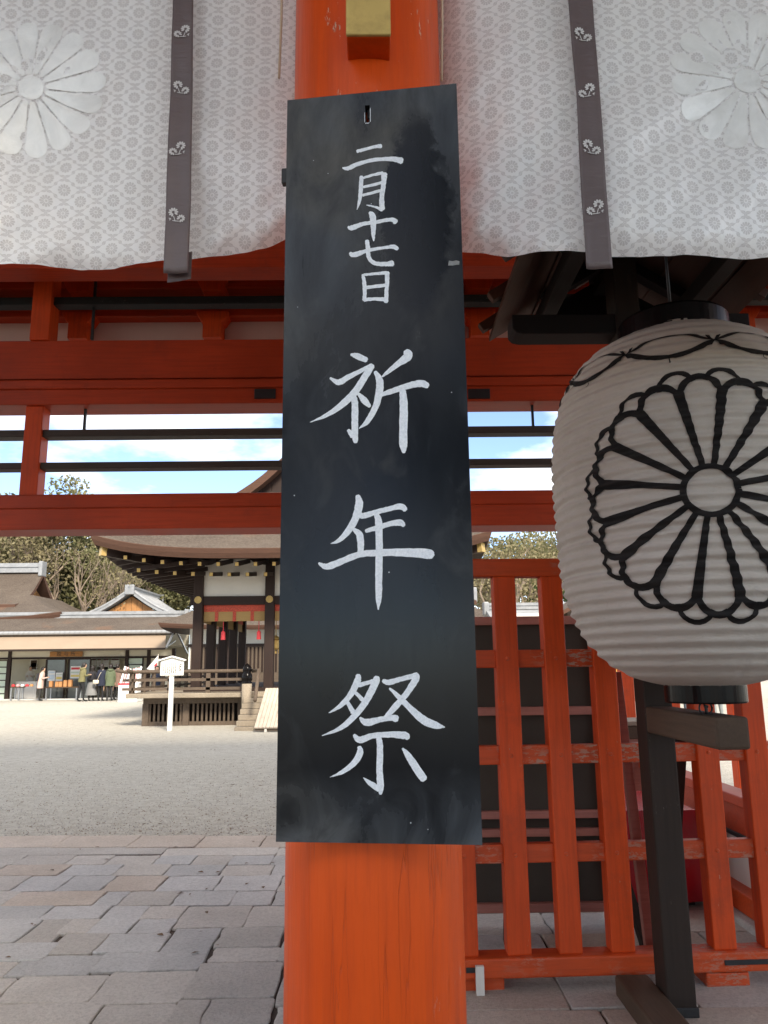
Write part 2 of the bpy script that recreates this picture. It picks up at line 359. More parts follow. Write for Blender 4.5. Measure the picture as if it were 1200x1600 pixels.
def make_stone(name, a, b, pitted=0.5):
    n = N(name)
    g = n.node('ShaderNodeTexCoord').outputs['Object']; oi = n.node('ShaderNodeObjectInfo')
    of = n.node('ShaderNodeVectorMath', operation='ADD'); n.link(g, of.inputs[0]); n.link(oi.outputs['Location'], of.inputs[1]); g = of.outputs[0]
    big = n.noise(g, 2.2, 4, 0.6); sp = n.noise(g, 60, 4, 0.8); md = n.noise(g, 17, 9, 0.78)
    c = n.mix(n.ramp(big, [(0.32, 0.0), (0.68, 1.0)]), a, b)
    c = n.mix(n.math('MULTIPLY', n.ramp(sp, [(0.44, 0.0), (0.64, 1.0)]), 0.42), c, tuple(x * 0.5 for x in a))
    c = n.mix(n.ramp(md, [(0.58, 0.0), (0.72, pitted)]), c, (0.17, 0.14, 0.115))
    hue = n.math('ADD', 0.88, n.math('MULTIPLY', oi.outputs['Random'], 0.24))
    cc = n.node('ShaderNodeVectorMath', operation='SCALE'); n.link(c, cc.inputs[0]); n.link(hue, cc.inputs['Scale'])
    n.base(cc.outputs[0]); n.rough(0.85)
    n.bump(n.math('ADD', n.math('MULTIPLY', md, 1.2), n.math('MULTIPLY', sp, 0.4)), 0.9, 0.022)
    return n.m
M['stone_grey'] = make_stone('grey_paving_stone', (0.47, 0.465, 0.45), (0.57, 0.56, 0.54), 0.35)
M['stone_tan'] = make_stone('tan_paving_stone', (0.49, 0.455, 0.41), (0.58, 0.545, 0.495), 0.45)
M['stone_pink'] = make_stone('pinkish_paving_stone', (0.50, 0.42, 0.345), (0.58, 0.50, 0.425), 0.4)
M['joint'] = simple('earth_joint', (0.075, 0.055, 0.042), 0.95, 0.5, 14, bump=0.5, bdist=0.01)

def make_leaf(name, a, b):
    n = N(name); oi = n.node('ShaderNodeNewGeometry')
    r = oi.outputs['Random Per Island']
    n.base(n.mix(r, a, b)); n.rough(0.6)
    n.b.inputs['Specular IOR Level'].default_value = 0.3
    tr = n.node('ShaderNodeBsdfTranslucent'); n.link(n.b.inputs['Base Color'].links[0].from_socket, tr.inputs[0])
    ad = n.node('ShaderNodeMixShader'); ad.inputs[0].default_value = 0.25
    n.link(n.b.outputs[0], ad.inputs[1]); n.link(tr.outputs[0], ad.inputs[2])
    n.link(ad.outputs[0], n.t.nodes['Material Output'].inputs[0])
    return n.m
M['leaf_dark'] = make_leaf('dark_evergreen_leaf', (0.030, 0.060, 0.018), (0.075, 0.115, 0.035))
M['leaf_mid'] = make_leaf('olive_leaf', (0.10, 0.105, 0.045), (0.21, 0.19, 0.09))
M['leaf_dry'] = make_leaf('dry_yellow_leaf', (0.16, 0.135, 0.07), (0.26, 0.22, 0.12))
M['trunk'] = simple('pale_bark_trunk', (0.26, 0.20, 0.15), 0.9, 0.25, 4, (1, 1, .4), 0.4, .03)
M['trunk_dark'] = simple('dark_bark_trunk', (0.12, 0.09, 0.065), 0.9, 0.25, 4, (1, 1, .4), 0.4, .03)
M['skin'] = simple('skin', (0.50, 0.31, 0.22), 0.6, 0.05, 6, bump=0)
M['hair'] = simple('dark_hair', (0.018, 0.013, 0.011), 0.5, 0.2, 20, (1, 1, .2), 0)
def cloth(name, c): 
    if name not in M: M[name] = simple(name, c, 0.85, 0.12, 9, bump=0.1)
    return M[name]

# ------------------------------------------------------------------ mesh helpers
class MB:
    def __init__(s): s.v = []; s.f = []; s.mi = []; s.uvs = None; s.smooth = False
    def add(s, vs, fs, mi=0):
        o = len(s.v); s.v += [tuple(v) for v in vs]; s.f += [tuple(i + o for i in f) for f in fs]; s.mi += [mi] * len(fs); return s
    def box(s, x0, x1, y0, y1, z0, z1, mi=0):
        return s.add([(x0, y0, z0), (x1, y0, z0), (x1, y1, z0), (x0, y1, z0), (x0, y0, z1), (x1, y0, z1), (x1, y1, z1), (x0, y1, z1)],
                     [(0, 3, 2, 1), (4, 5, 6, 7), (0, 1, 5, 4), (1, 2, 6, 5), (2, 3, 7, 6), (3, 0, 4, 7)], mi)
    def bar(s, a, b, w, h, up=(0, 0, 1), mi=0):
        """box of section w x h from a to b"""
        a, b, up = Vector(a), Vector(b), Vector(up)
        d = (b - a).normalized(); r = d.cross(up).normalized(); u = r.cross(d)
        vs = []
        for p in (a, b):
            for i, j in ((-1, -1), (1, -1), (1, 1), (-1, 1)): vs.append(p + r * (i * w / 2) + u * (j * h / 2))
        return s.add(vs, [(3, 2, 1, 0), (4, 5, 6, 7), (0, 1, 5, 4), (1, 2, 6, 5), (2, 3, 7, 6), (3, 0, 4, 7)], mi)
    def tube(s, pts, rad, n=8, caps=True, mi=0):
        pts = [Vector(p) for p in pts]
        if not hasattr(rad, '__len__'): rad = [rad] * len(pts)
        vs, fs = [], []
        ref = None
        for i, p in enumerate(pts):
            d = (pts[min(i + 1, len(pts) - 1)] - pts[max(i - 1, 0)]).normalized()
            if ref is None: ref = Vector((1, 0, 0)) if abs(d.x) < .8 else Vector((0, 1, 0))
            r = (ref - d * ref.dot(d)).normalized(); ref = r; u = d.cross(r)
            for k in range(n):
                a = 2 * pi * k / n; vs.append(p + (r * cos(a) + u * sin(a)) * rad[i])
        for i in range(len(pts) - 1):
            for k in range(n):
                k2 = (k + 1) % n; fs.append((i * n + k, i * n + k2, (i + 1) * n + k2, (i + 1) * n + k))
        if caps:
            fs.append(tuple(reversed(range(n)))); fs.append(tuple((len(pts) - 1) * n + k for k in range(n)))
        return s.add(vs, fs, mi)
    def lathe(s, prof, c, n=32, mi=0):
        vs, fs = [], []
        for r, z in prof:
            for k in range(n):
                a = 2 * pi * k / n; vs.append((c[0] + r * cos(a), c[1] + r * sin(a), c[2] + z))
        for i in range(len(prof) - 1):
            for k in range(n):
                k2 = (k + 1) % n; fs.append((i * n + k, i * n + k2, (i + 1) * n + k2, (i + 1) * n + k))
        return s.add(vs, fs, mi)
    def prism(s, poly, fn, mi=0):
        """poly: 2-D outline, fn(p, 0|1) -> 3-D point on either face"""
        n = len(poly); vs = [fn(p, 0) for p in poly] + [fn(p, 1) for p in poly]
        fs = [tuple(range(n)), tuple(reversed(range(n, 2 * n)))]
        for i in range(n): j = (i + 1) % n; fs.append((i, i + n, j + n, j))
        return s.add(vs, fs, mi)
    def grid(s, nu, nv, fn, mi=0):
        vs = [fn(i / nu, j / nv) for j in range(nv + 1) for i in range(nu + 1)]
        fs = [(j * (nu + 1) + i, j * (nu + 1) + i + 1, (j + 1) * (nu + 1) + i + 1, (j + 1) * (nu + 1) + i) for j in range(nv) for i in range(nu)]
        return s.add(vs, fs, mi)
    def mesh(s, name, mats, uvfn=None, smooth=False):
        me = bpy.data.meshes.new(name); me.from_pydata(s.v, [], s.f)
        for m in (mats if isinstance(mats, (list, tuple)) else [mats]): me.materials.append(m)
        if any(s.mi): me.polygons.foreach_set('material_index', s.mi)
        if uvfn:
            ul = me.uv_layers.new(name='UVMap')
            for lp in me.loops: ul.data[lp.index].uv = uvfn(lp.vertex_index)
        if smooth: me.polygons.foreach_set('use_smooth', [True] * len(me.polygons))
        me.update(); return me
    def build(s, name, mats, parent=None, uvfn=None, smooth=False, bevel=0, seg=2):
        o = bpy.data.objects.new(name, s.mesh(name, mats, uvfn, smooth)); COL.objects.link(o)
        if parent is not None: adopt(o, parent)
        if bevel:
            b = o.modifiers.new('edge', 'BEVEL'); b.width = bevel; b.segments = seg; b.limit_method = 'ANGLE'
            b.harden_normals = False
        return o
def root_loc(o):
    return o.location.copy()
def adopt(o, parent):
    o.parent = parent
    if parent.type == 'EMPTY': o.matrix_parent_inverse = parent.matrix_basis.inverted()
def tag(o, label, cat, group=None, kind=None):
    if label: o['label'] = label
    if cat: o['category'] = cat
    if group: o['group'] = group
    if kind: o['kind'] = kind
    return o
def thing(name, label, cat, loc=(0, 0, 0), group=None):
    o = bpy.data.objects.new(name, None); COL.objects.link(o); o.location = loc
    o.empty_display_size = 0.2
    return tag(o, label, cat, group)
def structure(name, mb, mat, **k):
    o = mb.build(name, mat, **k); o['kind'] = 'structure'; return o
def box(name, mat, parent, x0, x1, y0, y1, z0, z1, bevel=0):
    return MB().box(min(x0, x1), max(x0, x1), min(y0, y1), max(y0, y1), min(z0, z1), max(z0, z1)).build(name, mat, parent, bevel=bevel)
def zof(px, py, Y): return P(px, py, Y).z
def xof(px, py, Y): return P(px, py, Y).x

# ================================================================== SETTING: ground and paving
structure('ground', MB().add([(-400, -300, 0), (400, -300, 0), (400, 600, 0), (-400, 600, 0)], [(0, 1, 2, 3)]), M['gravel'])
pav = structure('pavement', MB().box(-8, 8, -8, G(220, 1120 + 487 / 2.609, 0.05).y - .03, -0.02, 0.042), M['joint'])

rng = random.Random(5)
# loose grit lying on the court next to the paving
pb_ = MB(); rg = random.Random(9)
for i in range(15000):
    yy = 7.80 + 6.5 * rg.random() ** 1.7; x = rg.uniform(-.62, -.0) * yy; r_ = rg.uniform(.004, .011); a = rg.uniform(0, 6.28)
    ca, sa = cos(a) * r_, sin(a) * r_
    pb_.add([(x + ca, yy + sa, .001), (x - sa * .8, yy + ca * .8, .001), (x - ca, yy - sa, .001), (x + sa * .8, yy - ca * .8, .001), (x, yy, r_ * rg.uniform(.6, 1.2))], [(0, 1, 4), (1, 2, 4), (2, 3, 4), (3, 0, 4)], rg.choice((0, 0, 1, 2)))
pg = pb_.build('gravel_grains', [simple('grit_pale', (.58, .54, .45), .9, .2, 30, bump=0), simple('grit_grey', (.36, .34, .31), .9, .2, 30, bump=0), simple('grit_brown', (.30, .23, .17), .9, .3, 30, bump=0)])
lt = MB(); 
for i in range(260):
    yy = rg.uniform(4.0, 20); x = rg.uniform(-.62, -.05) * yy; r_ = rg.uniform(.012, .03); a = rg.uniform(0, 6.28); z_ = (.064 if yy < 7.9 else .004)
    ca, sa = cos(a) * r_, sin(a) * r_
    lt.add([(x + ca, yy + sa, z_), (x - sa * .5, yy + ca * .5, z_ + r_ * .25), (x - ca, yy - sa, z_), (x + sa * .5, yy - ca * .5, z_ + r_ * .1)], [(0, 1, 2, 3)])
lo_ = lt.build('leaf_litter', simple('dead_leaf', (.16, .095, .05), .8, .4, 20, bump=0)); tag(lo_, 'small dead leaves scattered over the paving and the court', 'leaves', kind='stuff')
tag(pg, 'loose pale and brown grit scattered on the court beside the paving', 'gravel', kind='stuff')
def stone(x0, x1, y0, y1, mat, gap=0.0035):
    """one flag: rounded worn edges, uneven outline and height"""
    x0 += gap; x1 -= gap; y0 += gap; y1 -= gap
    cx, cy = (x0 + x1) / 2, (y0 + y1) / 2
    ch = .016
    pts = []
    cs = [(x0, y0, 1, 1), (x1, y0, -1, 1), (x1, y1, -1, -1), (x0, y1, 1, -1)]
    J = lambda a: rng.uniform(-a, a)
    for i, (x, y, sx, sy) in enumerate(cs):
        k = ch * rng.uniform(.3, 1.2)
        a = (x, y + sy * k); b = (x + sx * k, y)
        pts += [a, b] if i % 2 == 0 else [b, a]
        nx_, ny_ = cs[(i + 1) % 4][:2]
        for t in (.2, .5, .8):
            pts.append((x + (nx_ - x) * t + J(.008), y + (ny_ - y) * t + J(.008)))
    n = len(pts); h = 0.046 + J(.003); tx, ty = J(.003), J(.003)
    v, f = [], []
    for ins, z in ((0, 0.0), (0, h - .006), (.004, h - .001), (.012, h)):
        for (x, y) in pts:
            d = hypot(x - cx, y - cy) or 1
            px, py = x - (x - cx) / d * ins - cx, y - (y - cy) / d * ins - cy
            v.append((px, py, z + (tx * px + ty * py if z else 0)))
    for r in range(3):
        for i in range(n): j = (i + 1) % n; f.append((r * n + i, r * n + j, (r + 1) * n + j, (r + 1) * n + i))
    v.append((0, 0, h + .002)); c = len(v) - 1
    for i in range(n): f.append((3 * n + i, 3 * n + (i + 1) % n, c))
    o = MB().add(v, f).build('paving_stone', M[mat], pav); o.location = (cx, cy, 0.012)
    return o
# stones read from the photograph: rows of (top, bottom, [joints], kinds) measured on an enlargement (2.609 x, origin 0,1120)
S7 = 2.609
gx = lambda cx, cy: G(cx / S7, 1120 + cy / S7, 0.05)
rows = [
    (487, 535, [-330, -60, 250, 545, 815, 1070, 1300, 1500], 'pppppppp'),
    (535, 568, [-560, 670, 1130, 1600], 'tttt'),
    (568, 607, [-300, -100, 80, 285, 445, 635, 790, 940, 1110, 1330], 'tttttgtggtt'),
    (607, 652, [-420, -10, 262, 480, 680, 905, 1110, 1300], 'tpgtgtgt'),
    (652, 714, [-380, -60, 85, 262, 440, 660, 890, 1140, 1400], 'ttggpggtt'),
    (714, 773, [-300, 45, 405, 505, 715, 950, 1115, 1380], 'tpgtggggt'),
    (773, 829, [-180, 190, 430, 600, 745, 1010, 1250], 'ggg tpgg'),
    (829, 889, [-260, 110, 258, 350, 0, 545, 725], 'ggtt  g'),
]
def S(xl, xr, t, b, kind):
    y1 = gx((xl + xr) / 2, t).y; y0 = gx((xl + xr) / 2, b).y; m = (t + b) / 2
    stone(gx(xl, m).x, gx(xr, m).x, y0, y1, {'g': 'stone_grey', 't': 'stone_tan', 'p': 'stone_pink'}[kind])
for t, b, js, kinds in rows[:6]:
    for i in range(len(js) - 1): S(js[i], js[i + 1], t, b, kinds[i] if kinds[i] != ' ' else 't')
S(-560, -180, 773, 829, 't'); S(-180, 190, 773, 829, 'g'); S(190, 430, 773, 829, 'g'); S(585, 750, 775, 829, 't')
S(400, 565, 775, 889, 'g'); S(735, 1010, 776, 866, 't'); S(1010, 1300, 776, 862, 't')
S(-420, 112, 829, 928, 'g'); S(116, 262, 829, 930, 't'); S(262, 385, 829, 889, 't'); S(542, 706, 829, 889, 'g')
S(-400, 205, 931, 1003, 'g'); S(225, 408, 889, 972, 't'); S(410, 672, 889, 966, 'g'); S(655, 858, 868, 1038, 'g')
S(890, 1150, 862, 945, 't'); S(860, 1140, 945, 1005, 't'); S(1150, 1400, 862, 1000, 't')
S(-330, 40, 1005, 1072, 't'); S(60, 392, 976, 1060, 'g'); S(396, 630, 966, 1045, 'g')
S(-420, 20, 1075, 1172, 't'); S(30, 405, 1062, 1172, 't'); S(406, 768, 1045, 1176, 't'); S(775, 1140, 1007, 1150, 't'); S(1145, 1500, 1005, 1180, 't')
S(-400, 380, 1176, 1300, 't'); S(385, 690, 1180, 1300, 't'); S(692, 830, 1160, 1290, 't'); S(835, 1110, 1152, 1260, 't'); S(1115, 1500, 1185, 1290, 't')
# the floor to the right of the pillar and in front of the gate: irregular courses
y = gx(600, 487).y
R2 = random.Random(11)
XR = gx(1300, 900).x
while y > 2.0:
    hgt = R2.uniform(.36, .62) if y < 7.0 else R2.uniform(.28, .4)
    x = max(gx(1500, 1100).x, -0.35) + (0.02 if y > 4 else 0) if y > 3.7 else -4.2
    x = 0.30 if y > 3.7 else -4.2
    while x < 4.3:
        w = R2.uniform(.5, 1.0)
        stone(x, x + w, max(y - hgt, 1.8), y, R2.choice(['stone_tan', 'stone_tan', 'stone_grey', 'stone_pink']), 0.004)
        x += w
    y -= hgt

# ================================================================== THE GATE
gate = thing('shrine_gate', 'vermilion timber shrine gate with round pillars, transom beams and bracket blocks', 'gate', (0, 2.05, 0))
PX0, PY0, PR = -0.014, 2.05, 0.218
def pillar_obj(x, yy, r, z1, name='pillar'):
    prof = []
    for i in range(41):
        z = z1 * i / 40; prof.append((r * (1.0 + .012 * sin(pi * min(1, z / z1))), z))
    n = 64
    b = MB(); vs, fs = [], []
    for (rr, z) in prof:
        for k in range(n):
            a = 2 * pi * k / n
            q = rr + .0016 * noise.noise(Vector((cos(a) * 2, sin(a) * 2, z * .8 + x)))
            vs.append((x + q * cos(a), yy + q * sin(a), z))
    for i in range(40):
        for k in range(n):
            k2 = (k + 1) % n; fs.append((i * n + k, i * n + k2, (i + 1) * n + k2, (i + 1) * n + k))
    b.add(vs, fs); o = b.build(name, M['pillar'], gate, smooth=True)
    MB().lathe([(r * 1.5, -.05), (r * 1.5, .06), (r * 1.35, .12), (r * 1.02, .13)], (x, yy, 0), 32).build('pillar_base', M['stone_grey'], o, smooth=False)
    return o
pil = pillar_obj(PX0, PY0, PR, 5.3)
for x in (-3.9, 3.9): pillar_obj(x, PY0, PR, 5.3)
for x in (-3.9, PX0, 3.9): pillar_obj(x, 5.62, PR * .95, 5.3)
# the nose of the tie beam coming through the pillar, ochre end grain, vermilion sides
yn = PY0 - PR - 0.085
zb = zof(576, 54, yn); xl, xr = xof(541, 40, yn), xof(610, 40, yn)
nose = box('beam_nose', M['pillar'], pil, xl, xr, yn + .008, PY0, zb, zb + .34, bevel=.004)
box('painted_end', M['ochre'], nose, xl - .001, xr + .001, yn, yn + .012, zb + .001, zb + .338, bevel=.004)
# transom at the courtyard side
YT = 5.5
def beam(name, ptop, pbot, Y, dep, mat='verm_x', x0=-4.6, x1=4.6, bevel=.008, par=gate, px=220):
    return box(name, M[mat], par, x0, x1, Y, Y + dep, zof(px, pbot, Y), zof(px, ptop, Y), bevel)
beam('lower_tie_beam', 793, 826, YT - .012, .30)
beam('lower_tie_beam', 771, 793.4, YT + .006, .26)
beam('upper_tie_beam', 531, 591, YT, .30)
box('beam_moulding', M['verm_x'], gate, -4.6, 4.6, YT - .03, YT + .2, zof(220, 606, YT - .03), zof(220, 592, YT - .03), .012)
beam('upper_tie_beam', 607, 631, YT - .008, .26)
postx = [xof(46, 700, YT), xof(46, 700, YT) - 1.72, 1.72 + .32]
zl0, zl1, zu0, zu1 = zof(220, 771, YT), zof(220, 631, YT), zof(220, 531, YT), zof(220, 400, YT - .1)
for x in postx:
    box('transom_post', M['verm_z'], gate, x - .066, x + .066, YT + .03, YT + .16, zl0, zl1, .006)
    box('transom_post', M['verm_z'], gate, x - .062, x + .085, YT - .02, YT + .14, zu0, zu1 + .3, .006)
def rails(pt, pb, Y, dep, mat, xs):
    for a, b in zip(xs[:-1], xs[1:]):
        box('transom_rail', M[mat], gate, a, b, Y, Y + dep, zof(220, pb, Y), zof(220, pt, Y), .005)
xs = sorted([-4.5] + postx + [4.5])
rails(670, 681, YT + .05, .115, 'dark_rail', xs)
rails(721, 731, YT + .05, .115, 'dark_rail', xs)
rails(463, 475, YT + .02, .10, 'black_rail', xs)
for px, a, b, Y in ((133, 631, 671, YT + .1), (832, 631, 668, YT + .1), (148, 400, 531, YT + .08), (1010, 631, 668, YT + .1)):
    x = xof(px, (a + b) / 2, Y)
    box('hanging_rod', M['black_metal'], gate, x - .009, x + .009, Y - .01, Y + .01, zof(px, b, Y), zof(px, a, Y) + .05)
for a, b in ((398, 431), (731, 765)):
    box('iron_plate', M['black_metal'], gate, xof(a, 616, YT), xof(b, 616, YT), YT - .022, YT, zof(a, 624, YT), zof(a, 609, YT), .003)
# bracket frieze above the transom
YB = 5.86
box('plaster_panel', M['plaster_pink'], gate, -4.6, 4.6, YB + .10, YB + .16, zof(220, 532, YB) - .1, zof(220, 380, YB) + .4)
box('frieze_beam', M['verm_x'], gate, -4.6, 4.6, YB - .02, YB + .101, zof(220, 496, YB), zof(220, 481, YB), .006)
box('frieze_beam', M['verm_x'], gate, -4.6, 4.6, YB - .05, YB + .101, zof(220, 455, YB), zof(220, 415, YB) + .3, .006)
sp = xof(334, 500, YB) - xof(126, 500, YB)
x0 = xof(126, 500, YB)
def bracket(x):
    b = thing_part = None
    z0, z1, z2 = zof(126, 533, YB), zof(126, 507, YB), zof(126, 492, YB)
    z3, z4, z5 = zof(126, 464, YB), zof(126, 450, YB), zof(126, 436, YB)
    prof = [(-.075, z0), (.075, z0), (.075, z1 - .01), (.09, z1), (.13, z2 - .02), (.13, z2), (-.13, z2), (-.13, z2 - .02), (-.09, z1), (-.075, z1 - .01)]
    s = MB().prism([(x + a, z) for a, z in prof], lambda p, k: (p[0], YB - .06 + k * .15, p[1])).build('bracket', M['verm_z'], gate, bevel=.005)
    prof = [(-.08, z3), (.08, z3), (.12, z4), (.12, z5), (-.12, z5), (-.12, z4)]
    MB().prism([(x + a, z) for a, z in prof], lambda p, k: (p[0], YB - .10 + k * .19, p[1])).build('bearing_block', M['verm_z'], s, bevel=.005)
for k in range(-2, 6): bracket(x0 + sp * k)
box('frieze_beam', M['verm_x'], gate, -4.6, 4.6, 5.05, 5.25, zof(400, 417, 5.05), zof(400, 417, 5.05) + .5, .006)
# front tie beam over the curtains, ceiling, eaves, upper storey and roof
box('front_tie_beam', M['verm_x'], gate, -4.6, 4.6, PY0 - .12, PY0 + .12, 4.35, 4.85, .01)
for i in range(14):
    a = -6.3 + i * .9
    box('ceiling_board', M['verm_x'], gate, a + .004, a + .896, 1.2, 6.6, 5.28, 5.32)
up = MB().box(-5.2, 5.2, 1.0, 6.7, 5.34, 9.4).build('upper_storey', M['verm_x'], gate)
def eave(name, y_in, y_out, z_in, z_out):
    b = MB(); b.bar((0, y_in, z_in), (0, y_out, z_out), 14.0, .30); return b.build(name, M['bark'], gate)
eave('lower_eave', 1.0, -1.0, 6.9, 6.25); eave('lower_eave', 6.7, 7.7, 6.9, 6.55)
b = MB(); rx = 8.2
prof = [(-1.3, 9.2), (.6, 10.0), (2.2, 11.5), (3.4, 13.2), (3.85, 13.6), (4.3, 13.2), (5.5, 11.5), (6.8, 10.2), (7.9, 9.6), (7.9, 9.4), (-1.3, 9.0)]
b.prism(prof, lambda p, k: ((-rx if k == 0 else rx), p[0], p[1])); b.build('gate_roof', M['bark'], gate)
# low side wall of the right-hand bay: sill, panel, plaster and ground sill
XW = 2.30
wl = thing('side_wall', 'low orange panelled wall with white plaster foot beside the red cloth table', 'wall', (XW, 5.4, 0))
box('top_rail', M['verm_x'], wl, XW - .06, XW + .10, 4.25, 6.9, .71, .775, .008)
box('panel', M['verm_x'], wl, XW - .01, XW + .03, 4.25, 6.9, .53, .71)
box('mid_rail', M['black_rail'], wl, XW - .03, XW + .05, 4.25, 6.9, .505, .53, .003)
box('plaster', M['white_wall'], wl, XW, XW + .04, 4.25, 6.9, .22, .505)
box('ground_sill', M['verm_rail'], wl, XW - .10, XW + .08, 4.25, 6.9, .10, .22, .01)
box('plinth', M['stone_grey'], wl, XW - .16, XW + .14, 4.2, 6.95, .0, .098, .015)
for i, (px, Y, w) in enumerate(((983, 9.4, .15), (1052, 9.4, .17), (1155, 9.4, .17), (1250, 9.4, .17))):
    x = xof(px, 1100, Y)
    box('eave_post', M['verm_z'], gate, x - w / 2, x + w / 2, Y, Y + w, 0, 6.2, .008)

# ================================================================== NOTICE BOARD
BA = radians(7.4)
BU = Vector((cos(BA), -sin(BA), 0)); BN = Vector((-sin(BA), -cos(BA), 0))
BT = 0.026
BC = Vector((PX0, PY0, 0)) + BN * (PR * 1.012 + BT + .006)         # a point on the face, on the pillar's axis
def Bp(px, py):
    d = ray(px, py); t = (BC - CAM).dot(BN) / d.dot(BN); q = CAM + d * t
    return (q - BC).dot(BU), q.z
c_ = [Bp(444, 160), Bp(708, 128), Bp(760, 1318), Bp(437, 1318)]
ul, ur = (c_[0][0] + c_[3][0]) / 2, (c_[1][0] + c_[2][0]) / 2
vb, vt = (c_[2][1] + c_[3][1]) / 2, (c_[0][1] + c_[1][1]) / 2
uc = (ul + ur) / 2
board = thing('notice_board', 'tall black lacquered board with white brushed characters hung on the orange pillar', 'notice board', BC + BU * uc + Vector((0, 0, vb - BC.z)))
def W3(u, v, h=0.0): return BC + BU * u + BN * h + Vector((0, 0, v))
def board_panel():
    # outline with the hanging slot cut through as a recess
    su, sv = Bp(574, 178); hw, hh = .0068, .0265
    us = [ul, su - hw, su + hw, ur]; vs_ = [vb, sv - hh, sv + hh, vt]
    b = MB(); pts = []
    for h in (0, -BT):
        for v in vs_:
            for u in us:
                k = .6 if (v == sv - hh and u in us[1:3]) else 1
                pts.append(W3(su + (u - su) * k if u in us[1:3] else u, v, h))
    fs = []
    q = lambda i, j, l: l * 16 + j * 4 + i
    for j in range(3):
        for i in range(3):
            if i == 1 and j == 1: continue
            fs.append((q(i, j, 0), q(i + 1, j, 0), q(i + 1, j + 1, 0), q(i, j + 1, 0)))
            fs.append((q(i, j, 1), q(i, j + 1, 1), q(i + 1, j + 1, 1), q(i + 1, j, 1)))
    for i in range(3):
        fs.append((q(i, 0, 0), q(i, 0, 1), q(i + 1, 0, 1), q(i + 1, 0, 0)))
        fs.append((q(i, 3, 0), q(i + 1, 3, 0), q(i + 1, 3, 1), q(i, 3, 1)))
        fs.append((q(0, i, 0), q(0, i + 1, 0), q(0, i + 1, 1), q(0, i, 1)))
        fs.append((q(3, i, 0), q(3, i, 1), q(3, i + 1, 1), q(3, i + 1, 0)))
    fs += [(q(1, 1, 0), q(1, 2, 0), q(1, 2, 1), q(1, 1, 1)), (q(2, 1, 0), q(2, 1, 1), q(2, 2, 1), q(2, 2, 0)),
           (q(1, 1, 0), q(1, 1, 1), q(2, 1, 1), q(2, 1, 0)), (q(1, 2, 0), q(2, 2, 0), q(2, 2, 1), q(1, 2, 1))]
    b.add(pts, fs)
    uvs = [((p - BC).dot(BU) - uc, p.z - vb) for p in pts]
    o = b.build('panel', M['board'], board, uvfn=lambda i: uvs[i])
    MB().tube([W3(su + .001, sv + .024, -BT * .9), W3(su + .001, sv + .020, -.012), W3(su + .002, sv - .004, -.006), W3(su + .002, sv - .012, -.004)], .0028, 8).build('hanging_nail', M['black_metal'], board)
    rim = MB()
    for (u, v, w_, hgt) in ((su, sv - hh - .0015, .011, .002), (su + hw + .0012, sv - .004, .0016, .042), (su - hw - .0006, sv - .01, .0012, .03)):
        p = [W3(u - w_ / 2, v - hgt / 2, .0006), W3(u + w_ / 2, v - hgt / 2, .0006), W3(u + w_ / 2, v + hgt / 2, .0006), W3(u - w_ / 2, v + hgt / 2, .0006)]
        rim.add(p, [(0, 1, 2, 3)])
    rim.build('chipped_rim', M['chalk'], o)
    # iron latch behind the left edge
    v = Bp(440, 272)[1]
    MB().bar(W3(ul - .007, v - .022, -BT * .6), W3(ul - .007, v + .022, -BT * .6), .016, .02, BN).build('latch', M['black_metal'], board, bevel=.003)
    # torn scrap of tape near the right edge
    u, v = Bp(709, 411); t = MB(); rr = random.Random(3)
    ps = [(-.0145, -.006), (-.004, -.0075), (.006, -.006), (.0135, -.0065), (.0145, .003), (.006, .0065), (-.003, .005), (-.012, .0065)]
    t.add([W3(u + a, v + b_, .0006 + rr.uniform(0, .0015)) for a, b_ in ps], [tuple(range(8))]); t.build('tape_scrap', simple('old_tape', (.25, .25, .24), .6, .3, 120), o)
board_panel()

def catmull(pts, per=6):
    out = []
    n = len(pts)
    for i in range(n - 1):
        p0, p1, p2, p3 = pts[max(i - 1, 0)], pts[i], pts[i + 1], pts[min(i + 2, n - 1)]
        for k in range(per):
            t = k / per
            out.append(tuple(0.5 * (2 * b + (c - a) * t + (2 * a - 5 * b + 4 * c - d) * t * t + (3 * b - a - 3 * c + d) * t ** 3) for a, b, c, d in zip(p0, p1, p2, p3)))
    out.append(tuple(pts[-1])); return out
def stroke2d(pts, wscale=1.0, rough=0.0, seed=0, per=6):
    """brush stroke outline as a strip: left and right edge points"""
    c = catmull(pts, per); rr = random.Random(seed); Lp, Rp = [], []
    for i, (x, y, w) in enumerate(c):
        a = c[max(i - 1, 0)]; b = c[min(i + 1, len(c) - 1)]
        dx, dy = b[0] - a[0], b[1] - a[1]; l = hypot(dx, dy) or 1
        nx_, ny_ = -dy / l, dx / l; h = max(w, .8) * wscale / 2
        Lp.append((x + nx_ * (h + rr.uniform(-rough, rough)), y + ny_ * (h + rr.uniform(-rough, rough))))
        Rp.append((x - nx_ * (h + rr.uniform(-rough, rough)), y - ny_ * (h + rr.uniform(-rough, rough))))
    # blunt brush ends
    def cap(i, j):
        x, y, w = c[i]; dx, dy = x - c[j][0], y - c[j][1]; l = hypot(dx, dy) or 1
        h = max(w, .8) * wscale / 2
        return [(x + dx / l * h * .55 + s * -dy / l * h * .55, y + dy / l * h * .55 + s * dx / l * h * .55) for s in (1, -1)]
    s, e = cap(0, 1), cap(-1, -2)
    Lp = [s[1]] + Lp + [e[0]]; Rp = [s[0]] + Rp + [e[1]]
    return Lp, Rp
C2 = lambda x, y: (430 + x / 3.4286, 120 + y / 3.4286)
C3 = lambda x, y: (430 + x / 3.334, 500 + y / 3.334)
C4 = lambda x, y: (430 + x / 3.4286, 980 + y / 3.4286)
